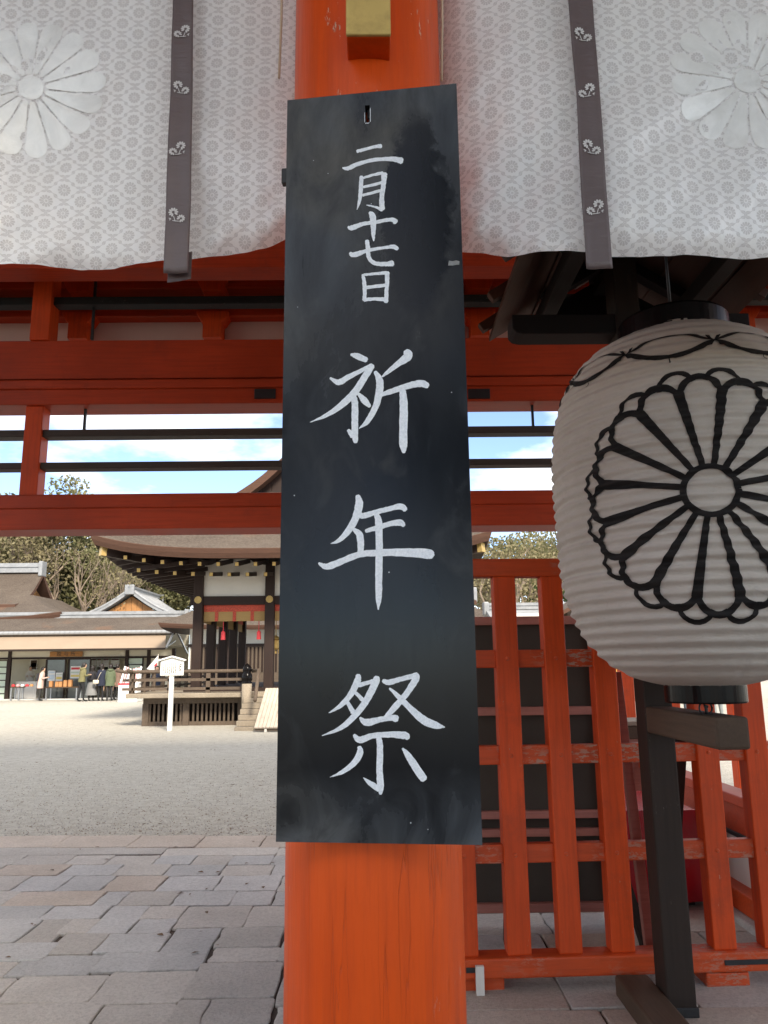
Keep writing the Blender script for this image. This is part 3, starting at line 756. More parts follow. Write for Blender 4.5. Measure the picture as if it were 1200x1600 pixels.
CHARS = [
 (C2, [[(440, 400, 18), (470, 392, 18), (530, 376, 16), (566, 372, 24)],
       [(362, 488, 8), (388, 492, 22), (440, 470, 21), (520, 448, 20), (620, 441, 24), (676, 450, 36)]]),
 (C2, [[(462, 536, 20), (459, 600, 22), (453, 660, 17), (438, 712, 4)],
       [(458, 548, 13), (520, 528, 14), (575, 516, 18)], [(585, 522, 32), (580, 580, 26), (571, 650, 26), (574, 708, 30)],
       [(572, 714, 20), (540, 700, 12), (490, 688, 5)], [(474, 592, 15), (570, 569, 16)], [(470, 636, 15), (565, 612, 16)]]),
 (C2, [[(392, 806, 14), (412, 810, 28), (470, 790, 22), (560, 775, 19), (625, 766, 22), (645, 778, 30)],
       [(508, 728, 18), (522, 748, 34), (526, 800, 28), (526, 850, 20), (528, 880, 6)]]),
 (C2, [[(402, 946, 18), (425, 954, 28), (500, 930, 19), (600, 914, 17), (635, 911, 24), (655, 922, 20)],
       [(492, 880, 22), (497, 920, 25), (500, 960, 22), (515, 988, 22), (550, 1003, 22), (600, 1004, 24), (628, 1000, 32)]]),
 (C2, [[(470, 1062, 16), (478, 1110, 21), (480, 1160, 21), (477, 1196, 20)], [(476, 1062, 13), (530, 1056, 15), (596, 1050, 20)],
       [(600, 1050, 25), (600, 1100, 22), (596, 1160, 21), (594, 1206, 24)], [(488, 1130, 18), (590, 1118, 18)], [(478, 1196, 20), (530, 1192, 17), (590, 1193, 21)]]),
 (C3, [[(396, 180, 14), (430, 190, 32), (474, 208, 28)],
       [(288, 303, 12), (330, 325, 30), (380, 299, 28), (450, 263, 22), (500, 240, 22)],
       [(504, 238, 30), (470, 292, 36), (420, 370, 36), (350, 440, 34), (270, 495, 22), (182, 534, 2)],
       [(404, 390, 24), (415, 430, 34), (415, 520, 34), (415, 600, 34), (420, 636, 22)], [(382, 575, 18), (404, 605, 28)],
       [(434, 385, 16), (465, 420, 34), (492, 450, 20)],
       [(684, 166, 36), (692, 190, 46), (640, 230, 30), (590, 270, 21), (558, 296, 8)],
       [(522, 272, 18), (545, 320, 38), (540, 390, 38), (520, 460, 32), (480, 530, 27), (438, 566, 4)],
       [(546, 394, 18), (600, 375, 27), (690, 345, 32), (760, 332, 36), (792, 344, 32)],
       [(664, 372, 34), (670, 450, 42), (668, 560, 42), (668, 650, 42), (670, 690, 18)]]),
 (C3, [[(430, 918, 26), (438, 960, 42), (420, 1030, 38), (380, 1100, 34), (330, 1150, 20), (288, 1165, 2)],
       [(438, 1012, 30), (460, 1020, 30), (530, 1000, 26), (600, 982, 26), (655, 972, 32), (678, 988, 26)],
       [(474, 1100, 20), (540, 1080, 26), (600, 1062, 26), (650, 1056, 34), (670, 1070, 22)],
       [(410, 1092, 20), (440, 1120, 36), (446, 1170, 34), (444, 1210, 30)],
       [(228, 1268, 12), (270, 1285, 34), (340, 1260, 34), (440, 1222, 32), (560, 1212, 36), (700, 1212, 44), (796, 1220, 52), (815, 1228, 40)],
       [(528, 1016, 26), (540, 1060, 37), (542, 1200, 38), (540, 1350, 36), (540, 1440, 32), (537, 1508, 8)]]),
 (C4, [[(445, 258, 26), (440, 290, 36), (405, 360, 32), (350, 420, 24), (288, 459, 4)],
       [(450, 310, 24), (500, 296, 23), (550, 284, 26)],
       [(545, 270, 32), (535, 300, 40), (490, 390, 36), (430, 470, 34), (350, 540, 25), (252, 581, 3)],
       [(432, 352, 18), (476, 396, 24)], [(388, 402, 20), (418, 455, 28)],
       [(580, 287, 22), (610, 295, 30), (680, 276, 26), (745, 260, 28)],
       [(752, 252, 32), (752, 280, 38), (700, 360, 32), (640, 430, 34), (590, 484, 22)],
       [(456, 486, 14), (490, 510, 38), (560, 495, 30), (620, 485, 30), (650, 490, 40)],
       [(614, 328, 12), (660, 370, 26), (730, 440, 34), (800, 500, 44), (860, 525, 38), (908, 535, 6)],
       [(424, 578, 18), (455, 603, 36), (520, 582, 30), (620, 575, 32), (695, 580, 40), (710, 594, 26)],
       [(556, 596, 30), (562, 650, 34), (560, 760, 34), (565, 850, 36), (565, 892, 16)], [(474, 806, 6), (510, 835, 26), (556, 866, 32)],
       [(452, 642, 22), (455, 675, 36), (420, 730, 32), (360, 775, 22), (295, 802, 2)],
       [(684, 650, 12), (715, 690, 34), (760, 760, 42), (796, 812, 40)]]),
]
sid = 0
for conv, strokes in CHARS:
    b = MB(); uvl = []
    for k, st in enumerate(strokes):
        sid += 1
        Lp, Rp = stroke2d(st, 1.0, 1.3, sid)
        vs_ = []; run = sid * 3.7; prev = None
        for a, c in zip(Lp, Rp):
            if prev: run += hypot(a[0] - prev[0], a[1] - prev[1]) / 40
            prev = a
            for q, t in ((0, a), (.5, ((a[0] + c[0]) / 2, (a[1] + c[1]) / 2)), (1, c)):
                u, v = Bp(*conv(*t)); vs_.append(W3(u, v, .0007 + .00016 * k)); uvl.append((run, q + sid))
        b.add(vs_, [(3 * i + j, 3 * i + j + 1, 3 * i + j + 4, 3 * i + j + 3) for i in range(len(Lp) - 1) for j in (0, 1)])
    b.build('painted_character', M['brush'], board, uvfn=lambda i: uvl[i])

# ================================================================== CURTAINS
def wob(x, y, z, s=1.0): return noise.noise(Vector((x * s, y * s, z * s)))
def curtain(side):
    lab = ('white silk curtain with pale matt crest and folded taupe streamer above the gravel court' if side < 0
           else 'white silk curtain with shining silver crest and single-ended streamer above the lantern roof')
    ZT = 4.42; Y0 = 2.13 if side < 0 else 2.10
    t = thing('curtain', lab, 'curtain', (side * 1.2, Y0, 2.8), 'white curtains across the gate front')
    # the line of the cloth seen from above, from the pillar outwards
    path = []
    xs_ = [i * .012 for i in range(0, 260)]
    for s_ in xs_:
        x = side * (.14 + s_)
        if side > 0: yy = Y0 - .10 + .24 * exp(-max(0, s_ - .02) / .10)
        else: yy = Y0 + .02 + .05 * exp(-s_ / .10)
        path.append((x, yy))
    arc = [0]
    for a, c in zip(path[:-1], path[1:]): arc.append(arc[-1] + hypot(a[0] - c[0], a[1] - c[1]))
    if side < 0: hem_px = [(0, 419), (100, 417), (165, 418), (175, 416), (255, 409), (300, 410), (380, 402), (410, 396), (428, 390), (442, 384), (470, 370)]
    else: hem_px = [(690, 366), (735, 380), (765, 388), (800, 401), (815, 402), (880, 404), (960, 404), (1085, 406), (1095, 405), (1200, 400), (1300, 398)]
    YF = Y0 + (.02 if side < 0 else -.10)      # where the flat of the cloth hangs
    hp = [(xof(a, c, YF), zof(a, c, YF) + .030) for a, c in hem_px]
    def hem(x):
        if x <= hp[0][0]: return hp[0][1]
        for (xa, za), (xb, zb_) in zip(hp[:-1], hp[1:]):
            if x <= xb: return za + (zb_ - za) * (x - xa) / (xb - xa)
        return hp[-1][1]
    NV = 90; vs_, uv = [], []
    def surf(i, f):
        """i: index along the path (float), f: 0 top .. 1 hem"""
        i = max(0, min(len(path) - 1.001, i)); k = int(i); w = i - k
        x = path[k][0] * (1 - w) + path[k + 1][0] * w; yy = path[k][1] * (1 - w) + path[k + 1][1] * w
        a = arc[k] * (1 - w) + arc[k + 1] * w
        zh = hem(x); z = ZT + (zh - ZT) * f
        lo = max(0, (f - .35) / .65)
        yy += .034 * wob(x * 1.5, 3 + side, z * .45) * (.4 + lo)
        yy += .075 * lo ** 2 * wob(x * 2.6 + z * 1.3, 9, z * 1.1) + .030 * lo * wob(x * 5 - z * 4, 2, z * 3) + .012 * lo * wob(x * 12 - z * 10, 6, z * 5) + .005 * wob(x * 22 + z * 9, 8, z * 6) * lo
        yy += .004 * wob(x * 14, 5, z * 2.0) * (1 - lo * .4)
        cur = max(0, (f - .955) / .045); yy += .022 * cur ** 2
        return Vector((x, yy, z)), (a * side, z)
    b = MB(); n = len(path)
    for j in range(NV + 1):
        f = 1 - (1 - j / NV) ** 1.35
        for i in range(n):
            p, q = surf(i, f); vs_.append(p); uv.append(q)
    fs = []
    for j in range(NV):
        for i in range(n - 1):
            q = (j * n + i, j * n + i + 1, (j + 1) * n + i + 1, (j + 1) * n + i)
            fs.append(q if side < 0 else q[::-1])
    b.add(vs_, fs); o = b.build('cloth', M['silk'], t, uvfn=lambda i: uv[i], smooth=True)
    def at(x, z, off):
        i = (abs(x) - .14) / .012; zh = hem(x); f = (z - ZT) / (zh - ZT)
        p, _ = surf(i, max(0, min(1.2, f))); p.z = z; p.y -= off; return p
    # big crest: sixteen petals of silver leaf round a disc
    cpx = (44, 130) if side < 0 else (1172, 120)
    c = P(*cpx, YF); KC = 1.06
    def leafshape(pts, name, h):
        m = MB(); pts = [(a * KC, d * KC) for a, d in pts]; vv = [at(c.x + a, c.z + d, h) for a, d in pts]; cx = sum(p[0] for p in pts) / len(pts); cz = sum(p[1] for p in pts) / len(pts)
        vv.append(at(c.x + cx, c.z + cz, h + .0006)); k = len(pts)
        m.add(vv, [(i, (i + 1) % k, k) for i in range(k)])
        uvl = [(p[0], p[1]) for p in pts] + [(cx, cz)]
        return m.build(name, M['foil'], o, uvfn=lambda i: (uvl[i][0] + c.x, uvl[i][1]), smooth=True)
    leafshape([(.038 * cos(2 * pi * k / 24), .038 * sin(2 * pi * k / 24)) for k in range(24)], 'crest_disc', .0016)
    for k in range(16):
        th = 2 * pi * k / 16 + pi / 16 * .6; hw = pi / 16 * .90
        pts = [(.046, -hw * .7), (.12, -hw), (.19, -hw * .98)]
        pol = [(r * cos(a), r * sin(a)) for r, a in pts]
        rc = .192; rad = rc * sin(hw)
        for q in range(1, 8):
            a = -pi / 2 + pi * q / 8; pol.append((rc + rad * cos(a) * 1.05, rad * sin(a)))
        pol += [(r * cos(a), -r * sin(a)) for r, a in reversed(pts)]
        leafshape([(x * cos(th) - y_ * sin(th), x * sin(th) + y_ * cos(th)) for x, y_ in pol], 'crest_petal', .0012)
    # streamer with printed twin-leaf emblems
    if side < 0: edge = [(0, 270, 302), (150, 266, 301), (300, 260, 299), (427, 255.5, 294)]
    else: edge = [(0, 888, 926), (150, 900, 937), (300, 908, 948), (420, 916.5, 957)]
    Ys = YF - .055
    z_top = ZT
    pts3 = [(zof(e[1], e[0], Ys), xof(e[1], e[0], Ys), xof(e[2], e[0], Ys)) for e in edge]
    e0 = pts3[0]; e1 = pts3[1]; tt = (z_top - e0[0]) / (e0[0] - e1[0])
    pts3 = [(z_top, e0[1] + (e0[1] - e1[1]) * tt, e0[2] + (e0[2] - e1[2]) * tt)] + pts3
    def ed(z):
        for (za, a, c1), (zb_, a2, c2) in zip(pts3[:-1], pts3[1:]):
            if z >= zb_ - 1e-6: w = (za - z) / (za - zb_); return a + (a2 - a) * w, c1 + (c2 - c1) * w
        return pts3[-1][1:]
    def rib(u, z, h=0.0):
        a, c1 = ed(z)
        return Vector((a + (c1 - a) * u, Ys - h + .008 * wob(3 * z, 1, side) + .0035 * wob(u * 2, z * 7, side + 4) + .003 * sin(u * pi), z))
    zb_ = pts3[-1][0]; m = MB()
    m.grid(8, 70, lambda u, v: rib(u, z_top + (zb_ - z_top) * v))
    st = m.build('streamer', M['ribbon'], t, smooth=True)
    sol = st.modifiers.new('thick', 'SOLIDIFY'); sol.thickness = .002
    if side < 0:      # the back layer of the folded streamer peeps out below
        a0 = xof(261, 441, Ys + .02); a1 = xof(298, 441, Ys + .02); z0 = zof(270, 441, Ys + .02)
        MB().grid(4, 6, lambda u, v: (a0 + (a1 - a0) * u, Ys + .022 + .003 * sin(3 * u), z0 + .09 * v + .012 * u)).build('streamer_fold', M['ribbon'], st, smooth=True)
    ems = [(285, 53), (283, 140), (278, 237), (276, 340)] if side < 0 else [(911, 57), (916, 147), (924, 234), (930, 328)]
    for k, (px, py) in enumerate(ems):
        q = P(px, py, Ys); flip = 1 if (k % 2 == 0) == (side < 0) else -1
        m = MB(); a, c1 = ed(q.z); uw = c1 - a
        def pr(dx, dz, h=.005): return rib((q.x + dx * flip - a) / uw, q.z + dz, h)
        for kk, (ox, oz, rr, an) in enumerate(((.010, .017, .0145, 1.2), (-.0135, -.004, .0125, 2.4))):
            for ring in range(9):        # a round leaf of nine lobes, drawn as separate fans
                th = an + (ring - 4) * .62; pl = []
                for s_, r_ in ((-.24, .30), (-.29, .75), (-.15, .98), (0, 1.04), (.15, .98), (.29, .75), (.24, .30)):
                    pl.append(pr(ox + rr * r_ * cos(th + s_), oz + rr * r_ * sin(th + s_)))
                m.add(pl, [tuple(range(len(pl)))])
        for A, B_ in (((.009, .004), (.004, -.012)), ((-.008, -.013), (.004, -.012)), ((.004, -.012), (.012, -.010)), ((.016, -.006), (.023, -.002)), ((.020, -.010), (.019, -.002))):
            dx, dz = B_[0] - A[0], B_[1] - A[1]; l = hypot(dx, dz); nx_, nz_ = -dz / l * .0011, dx / l * .0011
            m.add([pr(A[0] + nx_, A[1] + nz_), pr(A[0] - nx_, A[1] - nz_), pr(B_[0] - nx_, B_[1] - nz_), pr(B_[0] + nx_, B_[1] + nz_)], [(0, 1, 2, 3)])
        m.build('leaf_emblem', M['print'], st)
    # rod and ties at the top
    MB().tube([(side * .2, Y0 + .02, ZT + .015), (side * 3.4, Y0 + .02, ZT + .015)], .016, 10).build('rod', M['black_metal'], t, smooth=True)
    return t
curtain(-1); curtain(1)
for (xa, ya, xb, yb_, lab) in ((441, -60, 436, 122, 'straw coloured cord hanging beside the pillar over the faint-crested curtain'), (690, -60, 690, 126, 'straw coloured cord running down the pillar side against the shining-crest curtain')):
    Y = 1.99
    o = MB().tube([P(xa, ya, Y), P((xa + xb) / 2 + 1, (ya + yb_) / 2, Y), P(xb, yb_, Y)], .0038, 6).build('cord', M['cord'], smooth=True)
    tag(o, lab, 'cord')

# ================================================================== PAPER LANTERN
LX, LY, LZ0, LZ1, LR = 1.333, 3.2, 1.50, 3.005, 0.562
lantern = thing('paper_lantern', 'huge white paper lantern with black chrysanthemum emblem hanging under a small roof', 'lantern', (LX, LY, LZ0))
NRIB = 35
def lrad(z):
    """radius of the paper at height z, hoops included"""
    t = (z - LZ0) / (LZ1 - LZ0); t = min(1, max(0, t)); s = abs(2 * t - 1)
    base = LR * max(.27 if t < .5 else .41, (1 - s ** 3.1) ** (.38 if t < .5 else .33) if s < 1 else 0)
    k = int(t * NRIB); dep = .0125 * (1 + .35 * sin(k * 12.9898) * cos(k * 4.1))
    return base - dep * abs(sin(pi * t * NRIB)) ** 1.8 * (1 if s < .96 else .5)
def lsurf(phi, z, h=0.0):
    """phi = 0 faces the camera side (-Y), positive to the right"""
    r = lrad(z)
    seam = min(abs(((phi / (2 * pi) * 9 + .04) % 1.0) - 0), abs(((phi / (2 * pi) * 9 + .04) % 1.0) - 1))
    r += .0022 * exp(-(seam / .022) ** 2)
    cp, sp_ = cos(phi), sin(phi)
    r += .006 * wob(cp * 3, z * 2.5, sp_ * 3) + .0034 * wob(cp * 10 + 5, z * 18, sp_ * 10)
    r += h * 1.0 + (.0020 if h else 0)
    return (LX + r * sin(phi), LY - r * cos(phi), z)
NPH, NZ = 320, NRIB * 10
b = MB(); vs_ = []
for j in range(NZ + 1):
    z = LZ0 + (LZ1 - LZ0) * j / NZ
    for i in range(NPH): vs_.append(lsurf(2 * pi * i / NPH, z))
b.add(vs_, [(j * NPH + i, j * NPH + (i + 1) % NPH, (j + 1) * NPH + (i + 1) % NPH, (j + 1) * NPH + i) for j in range(NZ) for i in range(NPH)])
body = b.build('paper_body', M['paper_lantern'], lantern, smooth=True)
EPHI, EZ, EA, EB = radians(-14.5), 2.20, .50, .478        # emblem centre and half sizes on the paper
def ink(pts, h, seed=0, par=body, name='ink_stroke', emblem=True, per=None):
    """pts: (a, b, w) in emblem units (1 = outer radius) or metres (phi*R, z)"""
    # resample finely so the stroke follows the hoops
    c = []
    for (p, q) in zip(pts[:-1], pts[1:]):
        dist = hypot((q[0] - p[0]) * (EA if emblem else 1), (q[1] - p[1]) * (EB if emblem else 1)); k = max(1, int(dist / .0035))
        for i in range(k): c.append(tuple(p[m] + (q[m] - p[m]) * i / k for m in range(3)))
    c.append(pts[-1]); vv = []; rr = random.Random(seed)
    for i, (x, y_, w) in enumerate(c):
        a = c[max(i - 1, 0)]; d = c[min(i + 1, len(c) - 1)]; dx, dy = d[0] - a[0], d[1] - a[1]; l = hypot(dx, dy) or 1
        nx_, ny_ = -dy / l, dx / l; w2 = w / 2 * (0.95 if emblem else 1.0) * (1 + .06 * noise.noise(Vector((i * .12, seed, 0))))
        for t in (-1, -.67, -.33, 0, .33, .67, 1):
            X, Y_ = x + nx_ * w2 * t, y_ + ny_ * w2 * t
            if emblem: ph, z = EPHI + X * EA / LR, EZ + Y_ * EB
            else: ph, z = X, Y_
            vv.append(lsurf(ph, z, h))
    m = MB(); m.add(vv, [(i * 7 + k, i * 7 + k + 1, (i + 1) * 7 + k + 1, (i + 1) * 7 + k) for i in range(len(c) - 1) for k in range(6)])
    return m.build(name, M['lantern_ink'], par, smooth=True)
PR_ = .765; HW = pi / 16; CR = PR_ * sin(HW)
ink([(.185 * cos(a), .185 * sin(a), .050) for a in [2 * pi * k / 40 for k in range(41)]], .0034, 1, name='emblem_ring')
for k in range(16):
    th = pi / 2 + 2 * pi * k / 16
    bd = th + HW
    ink([(.20 * cos(bd), .20 * sin(bd), .046), (.45 * cos(bd), .45 * sin(bd), .058), (.66 * cos(bd), .66 * sin(bd), .074), (.80 * cos(bd), .80 * sin(bd), .085)], .0022, 10 + k, name='petal_line')
    pts = []
    for q in range(15):
        a = -radians(100) + radians(200) * q / 14
        x, y_ = PR_ + CR * cos(a) * 1.02, CR * sin(a)
        pts.append((x * cos(th) - y_ * sin(th), x * sin(th) + y_ * cos(th), .056))
    ink(pts, .0028 if k % 2 else .0030, 40 + k, name='petal_tip')
    pts = []
    for q in range(11):
        a = -radians(88) + radians(176) * q / 10
        x, y_ = .865 + .118 * cos(a), .130 * sin(a)
        pts.append((x * cos(bd) - y_ * sin(bd), x * sin(bd) + y_ * cos(bd), .040))
    ink(pts, .0016, 70 + k, name='back_petal_tip')
# garland of vines near the top
for k in range(9):
    pa = radians(-5) + (k - 4) * radians(40) ; pb = pa + radians(40); z0 = 2.80
    ink([(pa + (pb - pa) * t, z0 - .060 * sin(pi * t) * (1 if 1 else 0), .012 + .014 * abs(sin(pi * t * 2))) for t in [i / 14 for i in range(15)]], .0020, 100 + k, name='vine_drape', emblem=False)
    ink([(pa + (pb - pa) * t, z0 + .045 * sin(pi * t), .006 + .006 * abs(sin(pi * t * 3))) for t in [i / 12 for i in range(13)]], .0024, 120 + k, name='vine_tendril', emblem=False)
    for q in range(4):
        a = pi / 4 + q * pi / 2
        ink([(pa + .012 * cos(a), z0 + .008 * sin(a), .003), (pa + .045 * cos(a), z0 + .022 * sin(a), .017), (pa + .085 * cos(a), z0 + .036 * sin(a), .002)], .0028 + .0002 * q, 140 + k, name='vine_leaf', emblem=False)
    ink([(pa + radians(20), z0 - .060, .006), (pa + radians(20.4), z0 - .090, .012)], .0026, 150 + k, name='vine_leaf', emblem=False)
r0 = lrad(LZ0) + .004; r1 = lrad(LZ1) + .004
MB().lathe([(0.0, -.062), (.155, -.062), (.158, -.055), (.158, .012), (.15, .03), (0, .03)], (LX, LY, LZ0), 64).build('bottom_ring', M['black_lacquer'], lantern, smooth=False, bevel=.003)
MB().lathe([(0, -.02), (r1 * .9, -.02), (r1 * 1.0, -.005), (r1 * 1.0, .075), (r1 * .97, .085), (0, .085)], (LX, LY, LZ1), 64).build('top_ring', M['black_lacquer'], lantern, bevel=.003)
def ringpts(c, r, ax=0, n=16):
    return [(c[0] + r * cos(2 * pi * k / n), c[1], c[2] + r * sin(2 * pi * k / n)) if ax == 0 else (c[0], c[1] + r * cos(2 * pi * k / n), c[2] + r * sin(2 * pi * k / n)) for k in range(n + 1)]
MB().tube(ringpts((LX - .012, LY - .02, LZ0 - .083), .026), .0042, 6).build('tie_ring', M['black_metal'], lantern, smooth=True)
MB().tube([(LX, LY, LZ1 + .10), (LX, LY, LZ1 + .72)], .007, 8).build('hanger', M['black_metal'], lantern, smooth=True)

# ---- its stand: post, arm, feet and a little gabled roof
SX, SY = 1.336, 3.81
stand = thing('lantern_stand', 'weathered dark timber stand with a projecting arm and small gable roof holding the lantern', 'lantern stand', (SX, SY, 0))
post = MB().box(SX - .066, SX + .066, SY - .06, SY + .09, .05, 4.0).build('post', M['old_wood'], stand, bevel=.009)
MB().box(SX - .071, SX + .071, SY - .065, SY + .095, .06, .10).build('iron_shoe', M['black_metal'], post, bevel=.003)
za = 1.365
MB().box(SX - .068, SX + .062, 2.98, SY - .058, za - .09, za + .03).build('arm', M['old_wood_y'], stand, bevel=.012)
MB().tube([(LX - .012, LY - .02, za + .02), (LX - .010, LY - .02, za + .05), (LX - .016, LY - .02, za + .064), (LX - .004, LY - .02, za + .056)], .007, 6).build('arm_hook', M['black_metal'], stand, smooth=True)
MB().box(SX - .225, SX - .068, 3.25, 4.0, .055, .15).build('foot', M['old_wood_y'], stand, bevel=.012)
# roof
RE = P(766, 533, 4.3); RXL = RE.x; ze = RE.z; RXC = LX + .02; hw_ = RXC - RXL; RY0, RY1 = 2.32, 4.3
slope = .62; zr = ze + hw_ * slope
def roofpt(s, x, off): # s side, x distance from the ridge
    return (RXC + s * x, zr - x * slope + off)
for s in (-1, 1):
    nb = 5
    for k in range(nb):       # boards along the slope, lapped
        a, c = hw_ * k / nb, hw_ * (k + 1) / nb
        (xa, z_a), (xb, z_b) = roofpt(s, a, .012 * (k % 2)), roofpt(s, c + .006, .012 * (k % 2))
        poly = [(xa, z_a), (xb, z_b), (xb, z_b + .03), (xa, z_a + .03)]
        MB().prism(poly, lambda p, q: (p[0], RY0 + q * (RY1 - RY0), p[1])).build('roof_board', M['roof_wood'], stand)
    for yy in (RY0 + .05, 2.95, 3.5, RY1 - .30):     # rafters under the boards
        (xa, z_a), (xb, z_b) = roofpt(s, .03, -.045), roofpt(s, hw_ * .60, -.045)
        MB().bar((xa, yy, z_a), (xb, yy, z_b), .06, .075, (0, 1, 0)).build('rafter', M['roof_shade'], stand, bevel=.004)
    (xa, z_a) = roofpt(s, hw_ * .58, -.115); MB().box(xa - .04, xa + .04, RY0 + .1, RY1 - .05, z_a - .06, z_a + .03).build('purlin', M['roof_shade'], stand, bevel=.004)
    for yy in (2.5, 2.9, 3.35, 3.78, 4.16):           # cover battens whose ends stick out at the eave
        (xa, z_a), (xb, z_b) = roofpt(s, .0, .075), roofpt(s, hw_ + .075, .062)
        MB().bar((xa, yy, z_a), (xb, yy, z_b), .055, .05, (0, 1, 0)).build('cover_batten', M['roof_wood'], stand, bevel=.004)
    for yy in (RY0,):
        (xa, z_a), (xb, z_b) = roofpt(s, 0, -.02), roofpt(s, hw_ + .01, -.03)
        MB().bar((xa, yy, z_a), (xb, yy, z_b), .13, .035, (0, 1, 0)).build('barge_board', M['roof_wood'], stand, bevel=.004)
box('ridge_beam', M['roof_shade'], stand, RXC - .055, RXC + .055, RY0 + .03, RY1 - .03, zr - .17, zr - .03, .005)
gz0 = zof(900, 522, RY1 - .08)
MB().prism([(RXL + .10, gz0), (2 * RXC - RXL - .10, gz0), (2 * RXC - RXL - .10, ze + .02), (RXC, zr - .06), (RXL + .10, ze + .02)], lambda p, k: (p[0], RY1 - .10 + k * .03, p[1])).build('shade_panel', M['roof_shade'], stand)  # dark sheet added behind the lantern top to stand for roof shade
zc0, zc1 = zof(900, 527, SY), zof(900, 497, SY); xc0 = xof(798, 512, SY); xc1 = 2 * RXC - xc0
MB().prism([(xc0, zc0 + .03), (xc0 + .02, zc0 + .008), (xc0 + .06, zc0), (xc1 - .06, zc0), (xc1 - .02, zc0 + .008), (xc1, zc0 + .03), (xc1, zc1), (xc0, zc1)],
           lambda p, k: (p[0], SY - .05 + k * .15, p[1])).build('cross_arm', M['roof_shade'], stand, bevel=.006)
box('ridge_cap', M['roof_wood'], stand, RXC - .09, RXC + .09, RY0 - .04, RY1 + .04, zr + .075, zr + .13, .01)

# ================================================================== LATTICE FENCE
fa = radians(2.0); FX0, FY0 = .34, 4.07
fence = thing('lattice_fence', 'vermilion lattice fence of upright slats between the pillar and the lantern stand', 'fence', (FX0, FY0, 0))
def fbox(name, mat, x0, x1, d0, d1, z0, z1, bevel=.006):
    T = lambda x, d: (x, FY0 + (x - FX0) * math.tan(fa) + d)
    v = []
    for z in (z0, z1):
        for x, d in ((x0, d0), (x1, d0), (x1, d1), (x0, d1)): v.append((*T(x, d), z))
    return MB().add(v, [(0, 3, 2, 1), (4, 5, 6, 7), (0, 1, 5, 4), (1, 2, 6, 5), (2, 3, 7, 6), (3, 0, 4, 7)]).build(name, M[mat], fence, bevel=bevel)
fz = lambda py, d=0: zof(820, py, 4.09 + d)
FX1 = 2.22
fbox('top_rail', 'verm_rail', FX0, FX1, -.008, .10, fz(901), fz(873), .008)
for a, c in ((1015, 1043), (1165, 1195), (1320, 1350)):
    fbox('cross_rail', 'verm_rail', FX0, FX1, .022, .075, fz(c), fz(a))
fbox('bottom_rail', 'verm_rail', FX0, FX1, -.035, .10, fz(1524), fz(1492), .010)
fx = xof(786, 1320, 4.09); dxs = (xof(1104, 1320, 4.1) - fx) / 4
for k in range(-1, 7):
    x = fx + dxs * k; rr = random.Random(k)
    if x + .118 > FX1: continue
    fbox('slat', 'verm_z', x, x + .117 + rr.uniform(-.003, .003), -.002, .098, fz(1492.3), fz(900.7))
pegm = MB().lathe([(.011, 0), (.011, .003), (.006, .006), (0, .0065)], (0, 0, 0), 8).mesh('peg', M['verm_rail'])
for k in range(-1, 7):
    x = fx + dxs * k + .058
    if x + .06 > FX1: continue
    for zz in ((1015 + 1043) / 2, (1165 + 1195) / 2, (1320 + 1350) / 2):
        o = bpy.data.objects.new('peg', pegm); COL.objects.link(o); adopt(o, fence)
        o.location = (x, FY0 + (x - FX0) * math.tan(fa) - .002, fz(zz)); o.rotation_euler = (pi / 2, 0, 0)
fbox('foot_block', 'verm_rail', xof(1103, 1540, 4.1), xof(1172, 1540, 4.1), -.03, .20, .05, fz(1524) - .001, .01)
fbox('foot_block', 'verm_rail', .40, .60, .0, .22, .05, fz(1524) - .001, .01)
fbox('leg', 'white_wood', xof(744, 1550, 4.03), xof(757, 1550, 4.03), -.06, -.036, .052, fz(1500), .002)
for px in (728, 1138):
    fbox('iron_plate', 'black_metal', xof(px, 1508, 4.04), xof(px + (14 if px < 800 else 70), 1508, 4.04), -.040, -.034, fz(1512), fz(1504), .001)
for x in (.70, 1.62):   # stays behind the fence
    T = FY0 + (x - FX0) * math.tan(fa)
    MB().bar((x, T + .10, 1.30), (x + .02, T + .62, .06), .06, .05, (1, 0, 0)).build('stay', M['old_wood'], fence, bevel=.004)
MB().bar(P(962, 1050, 4.35), P(1016, 1488, 4.35), .05, .045, (0, 1, 0)).build('brace', M['pink_frame'], fence, bevel=.004)

# ---- back of a large framed panel standing behind the fence
PYp = 5.02
pan = thing('display_panel', 'large dark brown display panel with faded red frame behind the lattice fence', 'panel', (.6, PYp, 0))
xa, xb = -.12, xof(938, 1250, PYp)
pz = lambda py: zof(850, py, PYp)
for k in range(3):
    a = xa + (xb - xa) * k / 3; c = xa + (xb - xa) * (k + 1) / 3
    box('panel_board', M['brown_panel'], pan, a + .001, c - .001, PYp + .02, PYp + .035, pz(1418), pz(975))
for a, c in ((963, 976), (1104, 1117), (1266, 1278), (1294, 1306), (1410, 1424)):
    box('frame_rail', M['pink_frame'], pan, xa, xb, PYp - .025, PYp + .019, pz(c), pz(a), .003)
for x in (xa, xb + .001):
    box('frame_stile', M['pink_frame'], pan, x, x + .05, PYp - .02, PYp + .045, pz(1424) - .02, pz(963), .003)
    box('leg', M['white_wood'], pan, x, x + .06, PYp + .05, PYp + .10, .05, pz(1300), .003)
    MB().bar((x + .03, PYp + .06, .70), (x + .05, PYp - .55, .075), .05, .045, (1, 0, 0)).build('stay', M['old_wood'], pan)

